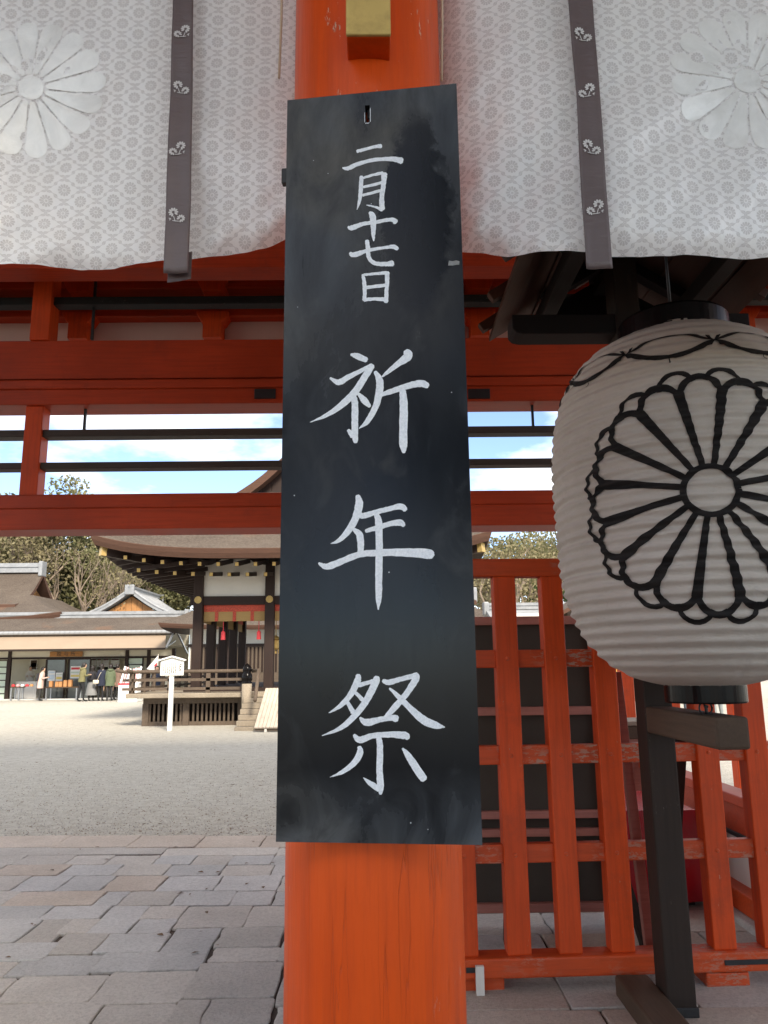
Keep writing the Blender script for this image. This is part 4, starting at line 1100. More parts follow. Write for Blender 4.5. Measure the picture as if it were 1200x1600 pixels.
# ---- red cloth table with a lidded box
TY = 5.32
tb = thing('cloth_table', 'low table under a glossy red cloth behind the lattice fence', 'table', (xof(1035, 1300, TY), TY, 0))
x0_, x1_ = xof(978, 1300, TY), xof(1090, 1300, TY); zt = zof(1050, 1266, TY)
cl = MB()
def drape(u, v):
    a = 2 * pi * u; k = max(abs(cos(a)), abs(sin(a)))
    dx, dy = cos(a) / k, sin(a) / k
    fl = v * .02 * (1 + .6 * sin(a * 9))
    return ((x0_ + x1_) / 2 + dx * ((x1_ - x0_) / 2 + fl), TY + .4 + dy * (.4 + fl), zt - v * (zt - .09))
cl.grid(96, 8, drape); top = [((x0_ + x1_) / 2 + c1 * (x1_ - x0_) / 2, TY + .4 + d1 * .4, zt) for c1, d1 in ((-1, -1), (1, -1), (1, 1), (-1, 1))]
cl.add(top, [(0, 1, 2, 3)])
M['red_gloss'] = simple('red_vinyl_cloth', (0.38, 0.008, 0.016), 0.25, 0.1, 5, bump=0.1)
cl.build('tablecloth', M['red_gloss'], tb)
for ix in (0, 1):
    for iy in (0, 1): box('leg', M['old_wood'], tb, x0_ + .04 + ix * (x1_ - x0_ - .12), x0_ + .08 + ix * (x1_ - x0_ - .12), TY + .04 + iy * .68, TY + .08 + iy * .68, .05, zt - .01)
lb = thing('offering_box', 'small slatted grey box on a pink stand between fence slats and lantern post', 'box', (xof(985, 1150, 6.9), 6.9, 0))
bx0, bx1 = xof(966, 1150, 6.9), xof(1020, 1150, 6.9)
box('stand', M['pink_frame'], lb, bx0, bx1, 6.95, 7.3, .05, zof(980, 1155, 6.9), .01)
box('body', M['old_wood_y'], lb, bx0 - .02, bx1 + .02, 6.9, 7.35, zof(980, 1155, 6.9), zof(980, 1134, 6.9), .01)
box('lid', M['stage_deck'], lb, bx0 - .03, bx1 + .03, 6.88, 7.37, zof(980, 1134, 6.9) + .001, zof(980, 1127, 6.9), .006)

# ================================================================== ROOF BUILDERS
def hip_skirt(parent, name, cx, cy, a, b, ze, lift, k1, k2, dmax, thick, soffit=1.3, mat=None, n=28, mi_edge='bark_edge', top=True):
    """curved hip roof skirt: concentric rings from the eave inwards, thick layered edge, soffit"""
    m = MB(); rings = []
    def ring(d, z, dl=dmax):
        A, B_ = a - d, b - d; pts = []
        def zz(s): return z + lift * abs(s) ** 4 * max(0, 1 - d / (dl * .9)) ** 1.5
        for i in range(n): s = -1 + 2 * i / n; pts.append((cx + s * A, cy - B_, zz(s)))
        for i in range(n): s = -1 + 2 * i / n; pts.append((cx + A, cy + s * B_, zz(s)))
        for i in range(n): s = 1 - 2 * i / n; pts.append((cx + s * A, cy + B_, zz(s)))
        for i in range(n): s = 1 - 2 * i / n; pts.append((cx - A, cy + s * B_, zz(s)))
        return pts
    def skin(rs, mi):
        vs_ = [p for r in rs for p in r]; k = 4 * n
        m.add(vs_, [(j * k + i, j * k + (i + 1) % k, (j + 1) * k + (i + 1) % k, (j + 1) * k + i) for j in range(len(rs) - 1) for i in range(k)], mi)
    ds = [dmax * i / 9 for i in range(10)]
    skin([ring(d, ze + k1 * d + k2 * d * d) for d in ds], 0)
    skin([ring(.10, ze - thick), ring(.03, ze - thick * .5), ring(-.005, ze - .015), ring(0, ze)], 1)
    skin([ring(soffit, ze - thick + .30 * soffit), ring(.10, ze - thick)], 2)
    if top: pass
    return m.build(name, [mat or M['bark'], M[mi_edge], M['stage_wood']], parent)
def gable_top(parent, axis, c0, c1, mid, w, zb, za, thick=.22, sag=.12, mat='bark', name='upper_roof'):
    """gabled top: ridge along axis ('x' or 'y') from c0 to c1, centred on mid, half width w"""
    P2 = []
    N_ = 8
    for i in range(N_ + 1):
        t = i / N_; P2.append((-w + w * t, zb + (za - zb) * t - sag * (za - zb) * sin(pi * t)))
    out = P2 + [(-x, z) for x, z in reversed(P2[:-1])]
    inn = [(x, z - thick) for x, z in reversed(out)]
    fn = (lambda p, k: (mid + p[0], c0 if k == 0 else c1, p[1])) if axis == 'y' else (lambda p, k: (c0 if k == 0 else c1, mid + p[0], p[1]))
    m = MB(); v0 = [fn(p, 0) for p in out]; v1 = [fn(p, 1) for p in out]; w0 = [fn((x, z - thick), 0) for x, z in out]; w1 = [fn((x, z - thick), 1) for x, z in out]
    k = len(out)
    m.add(v0 + v1, [(i, i + 1, k + i + 1, k + i) for i in range(k - 1)], 0)
    m.add(w0 + w1, [(i, k + i, k + i + 1, i + 1) for i in range(k - 1)], 1)
    m.add(v0 + w0, [(i, k + i, k + i + 1, i + 1) for i in range(k - 1)], 1)
    m.add(v1 + w1, [(i, i + 1, k + i + 1, k + i) for i in range(k - 1)], 1)
    m.add([v0[0], v1[0], w0[0], w1[0], v0[-1], v1[-1], w0[-1], w1[-1]], [(0, 1, 3, 2), (4, 6, 7, 5)], 1)
    return m.build(name, [M[mat], M['bark_edge'] if mat == 'bark' else M[mat]], parent), out
def gable_wall(parent, axis, at_, mid, w, zb, za, mat='gable_wood', planks=10, out=-1):
    for k in range(planks):
        a, c = -w + 2 * w * k / planks, -w + 2 * w * (k + 1) / planks
        h = lambda x: zb + (za - zb) * max(0.0, 1 - abs(x) / w) ** 1.05
        poly = [(a + .01, zb), (c - .01, zb), (c - .01, max(zb + .02, h(c))), (a + .01, max(zb + .02, h(a)))]
        if a < 0 < c: poly.insert(3, (0, h(0)))
        fn = (lambda p, q: (mid + p[0], at_ + q * .05, p[1])) if axis == 'y' else (lambda p, q: (at_ + q * .05, mid + p[0], p[1]))
        MB().prism(poly, fn).build('gable_plank', M[mat], parent)
def ridge(parent, axis, c0, c1, mid, z, w=.34, h=.34, mat='tile'):
    b = MB()
    f = lambda a0, a1, y0, y1, z0, z1: (b.box(a0, a1, mid + y0, mid + y1, z0, z1) if axis == 'x' else b.box(mid + y0, mid + y1, a0, a1, z0, z1))
    f(c0, c1, -w / 2, w / 2, z, z + h * .55); f(c0 - .03, c1 + .03, -w * .62, w * .62, z + h * .55, z + h * .68)
    f(c0, c1, -w * .3, w * .3, z + h * .68, z + h)
    r = b.build('ridge_tiles', M[mat], parent)
    for e in (c0, c1):
        q = MB(); p = (e, mid, z + h * .5) if axis == 'x' else (mid, e, z + h * .5)
        if axis == 'x': q.box(p[0] - .12, p[0] + .12, p[1] - w * .75, p[1] + w * .75, z - .25, z + h * 1.15)
        else: q.box(p[0] - w * .75, p[0] + w * .75, p[1] - .12, p[1] + .12, z - .25, z + h * 1.15)
        q.build('ridge_end_tile', M[mat], r, bevel=.05)

# ================================================================== DANCE STAGE PAVILION
YS = 22.4
xL = G(220, 1135).x; CXs = -2.35; hb = CXs - xL; YC = YS + 4.85
stage = thing('stage_pavilion', 'open dark timber stage pavilion with thick bark roof, white panels and railing', 'pavilion', (CXs, YC, 0))
ZE = zof(420, 856, YC - 6.2); 
tipz = zof(140, 834, YC - 6.2)
hip_skirt(stage, 'roof_skirt', CXs, YC, CXs - xof(141, 836, YC - 6.2), 6.2, ZE, tipz - ZE, .45, .068, 3.5, .27, 2.0)
zg = ZE + .45 * 3.3 + .068 * 3.3 ** 2
ur_, _ = gable_top(stage, 'y', YC - 3.2, YC + 3.2, CXs, 2.6, zg - .25, zg + 1.9, .3, .10)
gable_wall(stage, 'y', YC - 2.75, CXs, 2.1, zg - .1, zg + 1.35, 'stage_wood', 12)
ridge(stage, 'y', YC - 3.1, YC + 3.1, CXs, zg + 1.85, .4, .5)
ZF = zof(300, 1083, YS - .45)
colx = [CXs - 3.04, CXs - .89, CXs + .89, CXs + 3.04]
coly = [23.4, 25.3, 27.25, 29.2, 31.1]
ztop = ZE - .12
for i, x in enumerate(colx):
    for j, yy in enumerate(coly):
        if 0 < i < 3 and 0 < j < 4: continue
        c = MB().box(x - .14, x + .14, yy - .14, yy + .14, ZF, ztop).build('column', M['stage_wood'], stage, bevel=.02)
        if j == 0:
            zz = zof(310, 938, yy)
            MB().tube([(x, yy - .142, zz), (x, yy - .165, zz)], .11, 10).build('gilt_boss', M['gold'], c)
wz0, wz1 = zof(350, 932, 23.4), zof(350, 880, 23.4)
def side_set(f):
    pass
for (a, c) in zip(colx[:-1], colx[1:]):
    for yy in (coly[0], coly[-1]):
        box('white_panel', M['white_wall'], stage, a + .14, c - .14, yy - .03, yy + .03, wz0, wz1 + .12)
        # curved bracket plates below the eave
        for s, e in ((1, a + .14), (-1, c - .14)):
            poly = [(e, wz1 + .13), (e + s * .52, wz1 + .13), (e + s * .40, wz1 + .03), (e + s * .2, wz1 - .05), (e, wz1 - .07)]
            MB().prism(poly, lambda p, k: (p[0], yy - .07 + k * .14, p[1])).build('bracket', M['stage_wood'], stage)
for (a, c) in zip(coly[:-1], coly[1:]):
    for x in (colx[0], colx[-1]):
        box('white_panel', M['white_wall'], stage, x - .03, x + .03, a + .14, c - .14, wz0, wz1 + .12)
nb0, nb1 = zof(350, 945, 23.3), wz0
for yy in (coly[0], coly[-1]): box('tie_beam', M['stage_wood'], stage, colx[0] - .25, colx[-1] + .25, yy - .09, yy + .09, nb0, nb1 + .001)
for x in (colx[0], colx[-1]): box('tie_beam', M['stage_wood'], stage, x - .09, x + .09, coly[0] + .09, coly[-1] - .09, nb0 + .004, nb1 - .004)
zb1, zb2 = zof(350, 956, 23.5), zof(350, 971, 23.5)
for (a, c) in zip(colx[:-1], colx[1:]):
    bl = box('reed_blind', M['blind'], stage, a + .15, c - .15, 23.44, 23.47, zb2, nb0 - .002)
    box('brocade_border', M['brocade'], bl, a + .15, c - .15, 23.42, 23.438, zb1, nb0 - .002)
    for k in range(1, 4):
        x = a + (c - a) * k / 4; box('brocade_band', M['brocade'], bl, x - .05, x + .05, 23.423, 23.438, zb2, zb1 - .002)
    for k in (1, 3):
        x = a + (c - a) * k / 4 + .2
        tz = zof(350, 985, 23.5)
        MB().tube([(x, 23.5, zb2), (x, 23.5, tz), (x, 23.5, tz - .06), (x, 23.5, tz - .28)], [.012, .012, .06, .07], 8).build('tassel', M['red_paint'], bl)
for (a, c) in zip(coly[:-1], coly[1:]):
    bl = box('reed_blind', M['blind'], stage, colx[0] - .02, colx[0] + .02, a + .15, c - .15, zb2, nb0 - .002)
    box('brocade_border', M['brocade'], bl, colx[0] + .021, colx[0] + .04, a + .15, c - .15, zb1, nb0 - .002)
# rafters with gilt ends, two tiers on the front, and on the left side
RL = CXs - xof(141, 836, YC - 6.2)
raf = None
def rafter(loc, ln, rot):
    m = MB(); m.box(-.055, .055, 0, ln, -.06, .06, 0); m.box(-.048, .048, -.012, .0, -.052, .052, 1); return m.mesh('rafter', [M['stage_wood'], M['gold']])
rm1, rm2 = rafter(0, 2.3, 0), rafter(0, 1.9, 0)
rm3 = MB().box(-.055, .055, 0, 1.9, -.06, .06).mesh('rafter', M['stage_wood'])
def put_rafter(me, loc, rz, tilt):
    o = bpy.data.objects.new('rafter', me); COL.objects.link(o); adopt(o, stage)
    o.location = loc; o.rotation_euler = (tilt, 0, rz)
yE = YC - 6.2
lift_ = tipz - ZE
def lz(s): return lift_ * abs(s) ** 4
nr = 21
for k in range(-nr // 2 + 1, nr // 2 + 1):
    x = CXs + k * .52; s = (x - CXs) / RL
    put_rafter(rm1, (x, yE + .34, ZE - .40 + lz(s)), 0, radians(10))
    if abs(k) < 10: put_rafter(rm2, (x + .20, yE + .95, ZE - .62 + lz(s) * .7), 0, radians(7))
for k in range(24):
    yy = yE + .8 + k * .5; s = (yy - YC) / 6.2
    put_rafter(rm3, (CXs - RL + .34, yy, ZE - .40 + lz(s)), -pi / 2, radians(10))
    put_rafter(rm3, (CXs - RL + .95, yy + .2, ZE - .62 + lz(s) * .7), -pi / 2, radians(7))
for s in (-1, 1):   # hip rafter with gilt shoe
    hx, hy = CXs + s * (RL - .25), yE + .25
    h = MB().bar((hx, hy, tipz - .45), (CXs + s * 3.2, coly[0] - .3, ZE - .25), .16, .26).build('hip_rafter', M['stage_wood'], stage)
    d = (Vector((CXs + s * 3.2, coly[0] - .3, ZE - .25)) - Vector((hx, hy, tipz - .45))).normalized()
    e = Vector((hx, hy, tipz - .45)); MB().bar(e - d * .03, e + d * .12, .18, .26).build('gilt_shoe', M['gold'], h)
# floor, veranda edge, base
yv0, yv1, xv0, xv1 = YS - .45, YC * 2 - YS + .45, xL - .35, 2 * CXs - xL + .35
deck = box('veranda_floor', M['stage_deck'], stage, xv0, xv1, yv0, yv1, ZF - .13, ZF, .02)
box('floor_beam', M['stage_base'], stage, xL + .02, 2 * CXs - xL - .02, YS, YS + .2, ZF - .30, ZF - .132, .01)
box('inner_floor', M['stage_wood'], stage, colx[0] - .3, colx[-1] + .3, coly[0] - .3, coly[-1] + .3, ZF + .001, ZF + .10)
gx0, gx1 = xL, 2 * CXs - xL
bay = [gx0, xof(290, 1110, YS), xof(376, 1110, YS), xof(376, 1110, YS) + 1.6, CXs + 2.4, gx1]
for x in bay:
    box('base_post', M['stage_base'], stage, x - .09 + (.09 if x == gx0 else 0) - (.09 if x == gx1 else 0), x + .09 + (.09 if x == gx0 else 0) - (.09 if x == gx1 else 0), YS + .01, YS + .19, 0, ZF - .301, .01)
barm = MB().box(-.028, .028, 0, .05, 0, ZF - .42).mesh('base_bar', M['stage_base'])
for a, c in zip(bay[:-1], bay[1:]):
    box('sill', M['stage_base'], stage, a + .1, c - .1, YS + .03, YS + .16, .0, .11)
    x = a + .20
    while x < c - .14:
        o = bpy.data.objects.new('base_bar', barm); COL.objects.link(o); adopt(o, stage); o.location = (x, YS + .07, .111); x += .125
box('under_floor', M['stage_wood'], stage, gx0 + .2, gx1 - .2, YS + 1.6, YS + 1.7, 0, ZF - .31)
for x in (gx0 + .02, gx1 - .12): box('base_side', M['stage_base'], stage, x, x + .1, YS + .2, YC * 2 - YS, 0, ZF - .131)
# railing
stairL = xof(388, 1060, yv0 + .1)
rz = [zof(300, p, yv0 + .12) for p in (1049, 1062, 1076)]
def railing(p0, p1):
    p0, p1 = Vector(p0), Vector(p1); d = (p1 - p0).normalized(); L_ = (p1 - p0).length
    MB().tube([p0 - d * .45 + Vector((0, 0, rz[0] + .05)), p0 - d * .2 + Vector((0, 0, rz[0])), p1 + d * .05 + Vector((0, 0, rz[0]))], .05, 8).build('top_rail', M['stage_base'], stage, smooth=True)
    for z in rz[1:]: MB().bar(p0 - d * .25 + Vector((0, 0, z)), p1 + Vector((0, 0, z)), .07, .075).build('rail', M['stage_base'], stage)
    k = max(1, round(L_ / 1.05))
    for i in range(k + 1):
        q = p0 + d * (L_ * i / k); q.z = 0
        box('baluster', M['stage_base'], stage, q.x - .06, q.x + .06, q.y - .035, q.y + .035, ZF + .001, rz[0] - .05)
railing((xv0 + .12, yv0 + .12, 0), (stairL - .05, yv0 + .12, 0))
railing((2 * CXs - stairL + .05, yv0 + .12, 0), (xv1 - .12, yv0 + .12, 0))
railing((xv0 + .12, yv0 + .22, 0), (xv0 + .12, yv1 - .12, 0))
# stair: timber treads, newel with black onion finial
for k in range(6):
    z1 = ZF - .14 - k * .135
    box('stair_tread', M['stage_deck'], stage, xof(377, 1110, yv0 - .6), 2 * CXs - stairL + .5, yv0 - .02 - (k + 1) * .26, yv0 - .021 - k * .26, z1 - .13, z1, .008)
for x in (stairL, 2 * CXs - stairL):
    nw = MB().tube([(x, yv0 - .12, ZF - .55), (x, yv0 - .12, zof(403, 1068, yv0 - .1))], .14, 12).build('newel', M['stage_deck'], stage, smooth=True)
    MB().lathe([(.135, 0), (.15, .03), (.12, .06), (.15, .10), (.14, .25), (.10, .30), (.13, .36), (.12, .44), (.05, .52), (0, .56)], (x, yv0 - .12, zof(403, 1068, yv0 - .1)), 14).build('finial', M['black_lacquer'], nw, smooth=True)
    MB().tube([(x + .15, yv0 - .1, rz[0]), (x + .35, yv0 - .3, rz[0] + .02), (x + .45, yv0 - 1.5, rz[0] - .75)], .05, 8).build('stair_rail', M['stage_base'], stage, smooth=True)
# gilt hanging ornament under the tie beam
gl = thing('gilt_lantern', 'small golden hanging lantern with tassel feet under the pavilion eave', 'lantern', (xof(431, 1005, 23.9), 23.9, zof(431, 1018, 23.9)))
gxl, gz = xof(431, 1005, 23.9), zof(431, 1018, 23.9)
MB().lathe([(0, 0), (.10, .0), (.13, .05), (.12, .28), (.17, .31), (.04, .42), (0, .43)], (gxl, 23.9, gz + .06), 6).build('body', M['gold'], gl)
MB().tube([(gxl, 23.9, gz + .48), (gxl, 23.9, nb0)], .012, 6).build('chain', M['gold'], gl)
for k in range(3): MB().tube([(gxl - .09 + .09 * k, 23.9, gz + .07), (gxl - .11 + .11 * k, 23.9, gz - .06)], [.02, .035], 6).build('tassel', M['gold'], gl)
# pale boarded cover leaning on the stair
rp_ = thing('stair_cover', 'pale boarded wooden cover leaning over the pavilion stair', 'board', (xof(425, 1138, 19.9), 19.9, 0))
xa, xb = xof(397, 1138, 19.9), xof(470, 1138, 19.9)
for k in range(12):
    a = xa + (xb - xa) * k / 12; c = xa + (xb - xa) * (k + 1) / 12
    MB().bar(((a + c) / 2, 19.9, .10), ((a + c) / 2 + .10, 21.1, ZF + .12), (xb - xa) / 12 - .008, .04, (0, -1, 1)).build('board', M['ramp_wood'], rp_)
MB().box(xa + .02, xb - .02, 19.95, 20.05, .03, .10).build('batten', M['stage_base'], rp_)
for x in (xa + .25, xb - .2): box('foot', M['white_wood'], rp_, x, x + .06, 19.93, 20.0, 0, .11)

# white notice post in front of the stage
SG = G(265, 1142)
sg = thing('notice_post', 'white wooden notice with gabled top on a square white post before the pavilion', 'sign', SG)
ys_ = SG.y
zc0, zc1 = zof(270, 1054, ys_), zof(270, 1033, ys_)
box('post', M['sign_white'], sg, SG.x - .055, SG.x + .055, ys_ - .05, ys_ + .05, 0, zc0, .006)
xa, xb = xof(252, 1045, ys_), xof(288, 1045, ys_); xm = (xa + xb) / 2
face = MB().prism([(xa, zc0 - .02), (xb, zc0 - .02), (xb, zc1), (xm, zc1 + .09), (xa, zc1)], lambda p, k: (p[0], ys_ - .085 + k * .035, p[1])).build('face', M['sign_white'], sg)
for s, e in ((-1, xa), (1, xb)):
    MB().bar((xm, ys_ - .07, zc1 + .12), (e + s * .05, ys_ - .07, zc1 + .02), .14, .035, (0, 0, 1)).build('roof_board', M['sign_white'], sg)
rr = random.Random(4); m = MB()       # columns of small brushed text
for c in range(9):
    x = xb - .10 - c * .052; z = zc1 - .05 - (0.04 if c == 0 else 0)
    while z > zc0 + .04 + (.05 if c in (0, 8) else 0):
        h = rr.uniform(.020, .032)
        if c not in (1,): m.box(x - .011, x + .011, ys_ - .0875, ys_ - .0855, z - h, z)
        z -= h + rr.uniform(.006, .012)
for z in (zc1 - .07, zc1 - .13, zc1 - .21): m.box(xb - .085, xb - .055, ys_ - .0875, ys_ - .0855, z - .035, z)
m.build('lettering', M['ink'], face)

# ================================================================== AMULET SHOP
YW = 42.6
shop = thing('amulet_shop', 'low open-fronted shop with tan awning, lattice screens and glazed doors', 'shop', (-17, YW, 0))
sz = lambda py, Y=YW: zof(110, py, Y)
sxx = lambda px, Y=YW, py=1060: xof(px, py, Y)
X0, X1 = -27.0, sxx(272)
zE0, zE1, zR = sz(1014, 40.2), sz(992, 41.6), sz(977, 43.2)
aw = MB(); aw.add([(X0, 40.2, zE0), (X1 + .1, 40.2, zE0), (X1 - .3, 41.7, zE1), (X0, 41.7, zE1)], [(0, 1, 2, 3)])
awo = aw.build('awning', M['awning'], shop); q = awo.modifiers.new('t', 'SOLIDIFY'); q.thickness = .03
box('awning_edge', M['old_wood'], awo, X0, X1 + .12, 40.14, 40.2, zE0 - .09, zE0 + .01)
for x in (sxx(13), sxx(150), X1):
    MB().bar((x, 40.25, zE0 - .05), (x, YW - .02, sz(1003)), .05, .05).build('awning_arm', M['steel'], awo)
b = MB(); b.add([(X0, 41.5, zE1 + .06), (X1 + .2, 41.5, zE1 + .06), (X1 + .2, 44.6, zR + .55), (X0, 44.6, zR + .55)], [(0, 1, 2, 3)])
ro = b.build('roof', M['bark'], shop); q = ro.modifiers.new('t', 'SOLIDIFY'); q.thickness = .12
tl = MB()
x = X0
tm = MB().tube([(-.13, 0, 0), (.13, 0, 0)], .10, 8).mesh('eave_tile', M['tile'])
while x < X1 + .2:
    o = bpy.data.objects.new('eave_tile', tm); COL.objects.link(o); adopt(o, shop); o.location = (x, 41.46, zE1 + .11); x += .27
ridge(shop, 'x', X0, X1 + .1, 44.6, zR + .42, .4, .42)
# end gable frame on the right
MB().bar((X1 + .12, 40.3, zE0), (X1 + .12, 42.0, zE1 + .3), .08, .10).build('gable_board', M['steel'], shop)
MB().bar((X1 + .12, 44.8, zE0 - .2), (X1 + .12, 42.0, zE1 + .3), .08, .10).build('gable_board', M['steel'], shop)
box('floor_step', M['stone_grey'], shop, X0, X1, YW - .5, YW + 3.2, 0, .06)
box('back_wall', M['cream'], shop, X0, X1, YW + 3.0, YW + 3.1, .06, zE1 + .4)
box('ceiling', M['cream'], shop, X0, X1, YW + .1, YW + 3.0, sz(1014) + .1, sz(1014) + .16)
zl = sz(1027); 
box('lintel', M['stage_wood'], shop, X0, X1, YW - .05, YW + .08, zl - .08, zl + .02)
tr = box('transom_panel', M['cream'], shop, X0, X1, YW, YW + .04, zl + .021, sz(1017))
for px in (-30, 13, 197, 231, 270): box('post', M['stage_wood'], shop, sxx(px) - .09, sxx(px) + .09, YW - .08, YW + .10, .06, sz(1015), .01)
bd_ = box('name_board', M['gable_wood'], shop, sxx(77), sxx(128), YW - .16, YW - .11, sz(1026), sz(1018))
cu = bpy.data.curves.new('name_text', 'FONT'); cu.body = '\u6388\u4e0e\u6240'; cu.size = .26; cu.align_x = 'CENTER'; cu.align_y = 'CENTER'; cu.space_character = 1.9; cu.extrude = .004
to = bpy.data.objects.new('name_lettering', cu); COL.objects.link(to)
to.location = ((sxx(77) + sxx(128)) / 2, YW - .165, (sz(1026) + sz(1018)) / 2); to.rotation_euler = (pi / 2, 0, 0); cu.materials.append(M['ink'])
bpy.context.view_layer.update(); tme = bpy.data.meshes.new_from_object(to.evaluated_get(bpy.context.evaluated_depsgraph_get())); tm_w = to.matrix_basis.copy(); bpy.data.objects.remove(to)
to = bpy.data.objects.new('name_lettering', tme); COL.objects.link(to); to.matrix_basis = tm_w; adopt(to, bd_)
def screen(pa, pb, pt, pbm, mat, nh, nv, Y=YW):
    x0_, x1_, z1, z0 = sxx(pa, Y), sxx(pb, Y), sz(pt, Y), sz(pbm, Y)
    s = box('screen', M[mat], shop, x0_ + .03, x1_ - .03, Y + .02, Y + .035, z0 + .03, z1 - .03)
    for i in range(nh + 1):
        z = z0 + (z1 - z0) * i / nh; box('screen_bar', M['stage_wood'], s, x0_, x1_, Y - .015, Y + .018, z - .025, z + .025)
    for i in range(nv + 1):
        x = x0_ + (x1_ - x0_) * i / nv; box('screen_stile', M['stage_wood'], s, x - .04, x + .04, Y - .02, Y + .017, z0, z1)
    return s
screen(-28, 10, 1031, 1093, 'mint', 6, 1); screen(198, 222, 1029, 1082, 'mint', 5, 1); screen(233, 268, 1029, 1082, 'cream', 1, 2)
screen(71, 101, 1030, 1092, 'glass', 1, 1); screen(106, 140, 1030, 1092, 'glass', 1, 1)
box('inner_partition', M['cream'], shop, sxx(64), sxx(64) + .06, YW + .5, YW + 3, .06, zl)
def thing_box(name, label, cat, mat, px0, px1, pt, pb, Y, dep, group=None):
    x0_, x1_ = xof(px0, (pt + pb) / 2, Y), xof(px1, (pt + pb) / 2, Y)
    o = box(name, M[mat], None, x0_, x1_, Y, Y + dep, zof(px0, pb, Y), zof(px0, pt, Y)); tag(o, label, cat, group); return o
def counter(name, label, px0, px1, pt, Y, mat, dep=.6):
    x0_, x1_ = sxx(px0, Y), sxx(px1, Y); z1 = sz(pt, Y)
    t = thing(name, label, 'counter', ((x0_ + x1_) / 2, Y, .06))
    box('front', M[mat], t, x0_, x1_, Y, Y + .05, .06, z1 - .04); box('top', M[mat], t, x0_ - .04, x1_ + .04, Y - .04, Y + dep, z1 - .04, z1, .005)
    for x in (x0_, x1_ - .05): box('side', M[mat], t, x, x + .05, Y + .051, Y + dep - .02, .06, z1 - .041)
    return z1
counter('shop_counter', 'white shop counter below the clerk', 26, 58, 1064, YW + .35, 'counter')
def poster(px0, px1, pt, pb, Y, label, stripe, lines):
    x0_, x1_ = xof(px0, (pt + pb) / 2, Y), xof(px1, (pt + pb) / 2, Y); z0, z1 = zof(px0, pb, Y), zof(px0, pt, Y)
    t = box('poster', M['paper'], None, x0_, x1_, Y, Y + .012, z0, z1); tag(t, label, 'poster')
    for (f0, f1, mt) in stripe: box('printed_band', M[mt], t, x0_ + .03, x1_ - .03, Y - .004, Y - .001, z0 + (z1 - z0) * f0, z0 + (z1 - z0) * f1)
M['pale_yellow'] = simple('pale_yellow_print', (.75, .6, .2), .7, .05, 5, bump=0); M['pale_blue'] = simple('pale_blue_print', (.55, .66, .75), .7, .05, 5, bump=0)
poster(75, 86, 1048, 1064, YW - .06, 'pale blue notice sheet on the glazed door', [(.75, .92, 'pale_blue'), (.15, .6, 'pale_blue')], 3)
poster(87, 97.5, 1051, 1064, YW - .06, 'white notice sheet with a green band on the glazed door', [(.70, .8, 'mint'), (.2, .5, 'pale_yellow')], 3)
poster(110, 126, 1041, 1060, YW - .06, 'large white poster with red and yellow print beside the olive-jacketed person', [(.72, .9, 'red_paint'), (.12, .3, 'pale_yellow'), (.42, .55, 'mint')], 4)
poster(47, 58, 1031, 1047, YW + 2.9, 'brown scroll picture on the wall behind the clerk', [(.05, .95, 'old_wood_y'), (.3, .7, 'blind')], 0)
for i, (a, c, lab) in enumerate(((140, 150, 'white price sheet with red edge in the shop corner'), (151, 158, 'narrow white price sheet with red edge behind the navy coat'), (160, 170, 'white price sheet with green print behind the green coat'), (173, 186, 'white price sheet with red circle behind the brown coat'))):
    poster(a, c, 1029, 1048, YW + 2.2, lab, [(.0, 1.0, 'paper'), (.86, .97, 'red_paint'), (.1, .3, ('pale_blue', 'paper', 'mint', 'red_paint')[i])], 0)
# long sale table with wooden plaques
def sale_table(name, label, px0, px1, pt, Y, dep=.7):
    x0_, x1_ = xof(px0, pt, Y), xof(px1, pt, Y); z1 = zof(px0, pt, Y)
    t = thing(name, label, 'table', ((x0_ + x1_) / 2, Y, 0)); box('top', M['old_wood_y'], t, x0_, x1_, Y, Y + dep, z1 - .06, z1, .01)
    for x in (x0_ + .05, x1_ - .11):
        for yy in (Y + .03, Y + dep - .09): box('leg', M['steel'], t, x, x + .06, yy, yy + .06, 0, z1 - .06)
    return z1, x0_, x1_
z1, xa, xb = sale_table('sale_table', 'long brown sale table carrying wooden plaques before the glazed doors', 70, 122, 1073.5, 41.6)
for k, px in enumerate((77, 86.5, 92, 99.5, 107)):
    w = sxx(6, 41.7) - sxx(0, 41.7); x = sxx(px, 41.75)
    o = box('wooden_plaque', M['ema_wood'], None, x, x + w * .85, 41.75, 41.95, z1, z1 + (.30, .27, .27, .34, .36)[k], .01)
    tag(o, 'upright orange wooden plaque box standing on the long sale table', 'plaque', 'wooden plaques on the sale table')
z2, xa2, xb2 = sale_table('side_table', 'small folding table with trinkets beside the pale green screen', 15, 32, 1073, 41.6, .6)
for k in range(5):
    x = xa2 + .1 + k * .24; o = MB().lathe([(0, 0), (.09, 0), (.10, .05), (.07, .11), (0, .13)], (x, 41.8, z2), 10).build('charm_bundle', M[('red_paint', 'pinkpaper', 'paper', 'red_paint', 'ema_wood')[k]])
    tag(o, ('bright red', 'pink', 'white', 'deep red end', 'orange')[k] + ' charm bundle lying on the small folding table', 'charm')
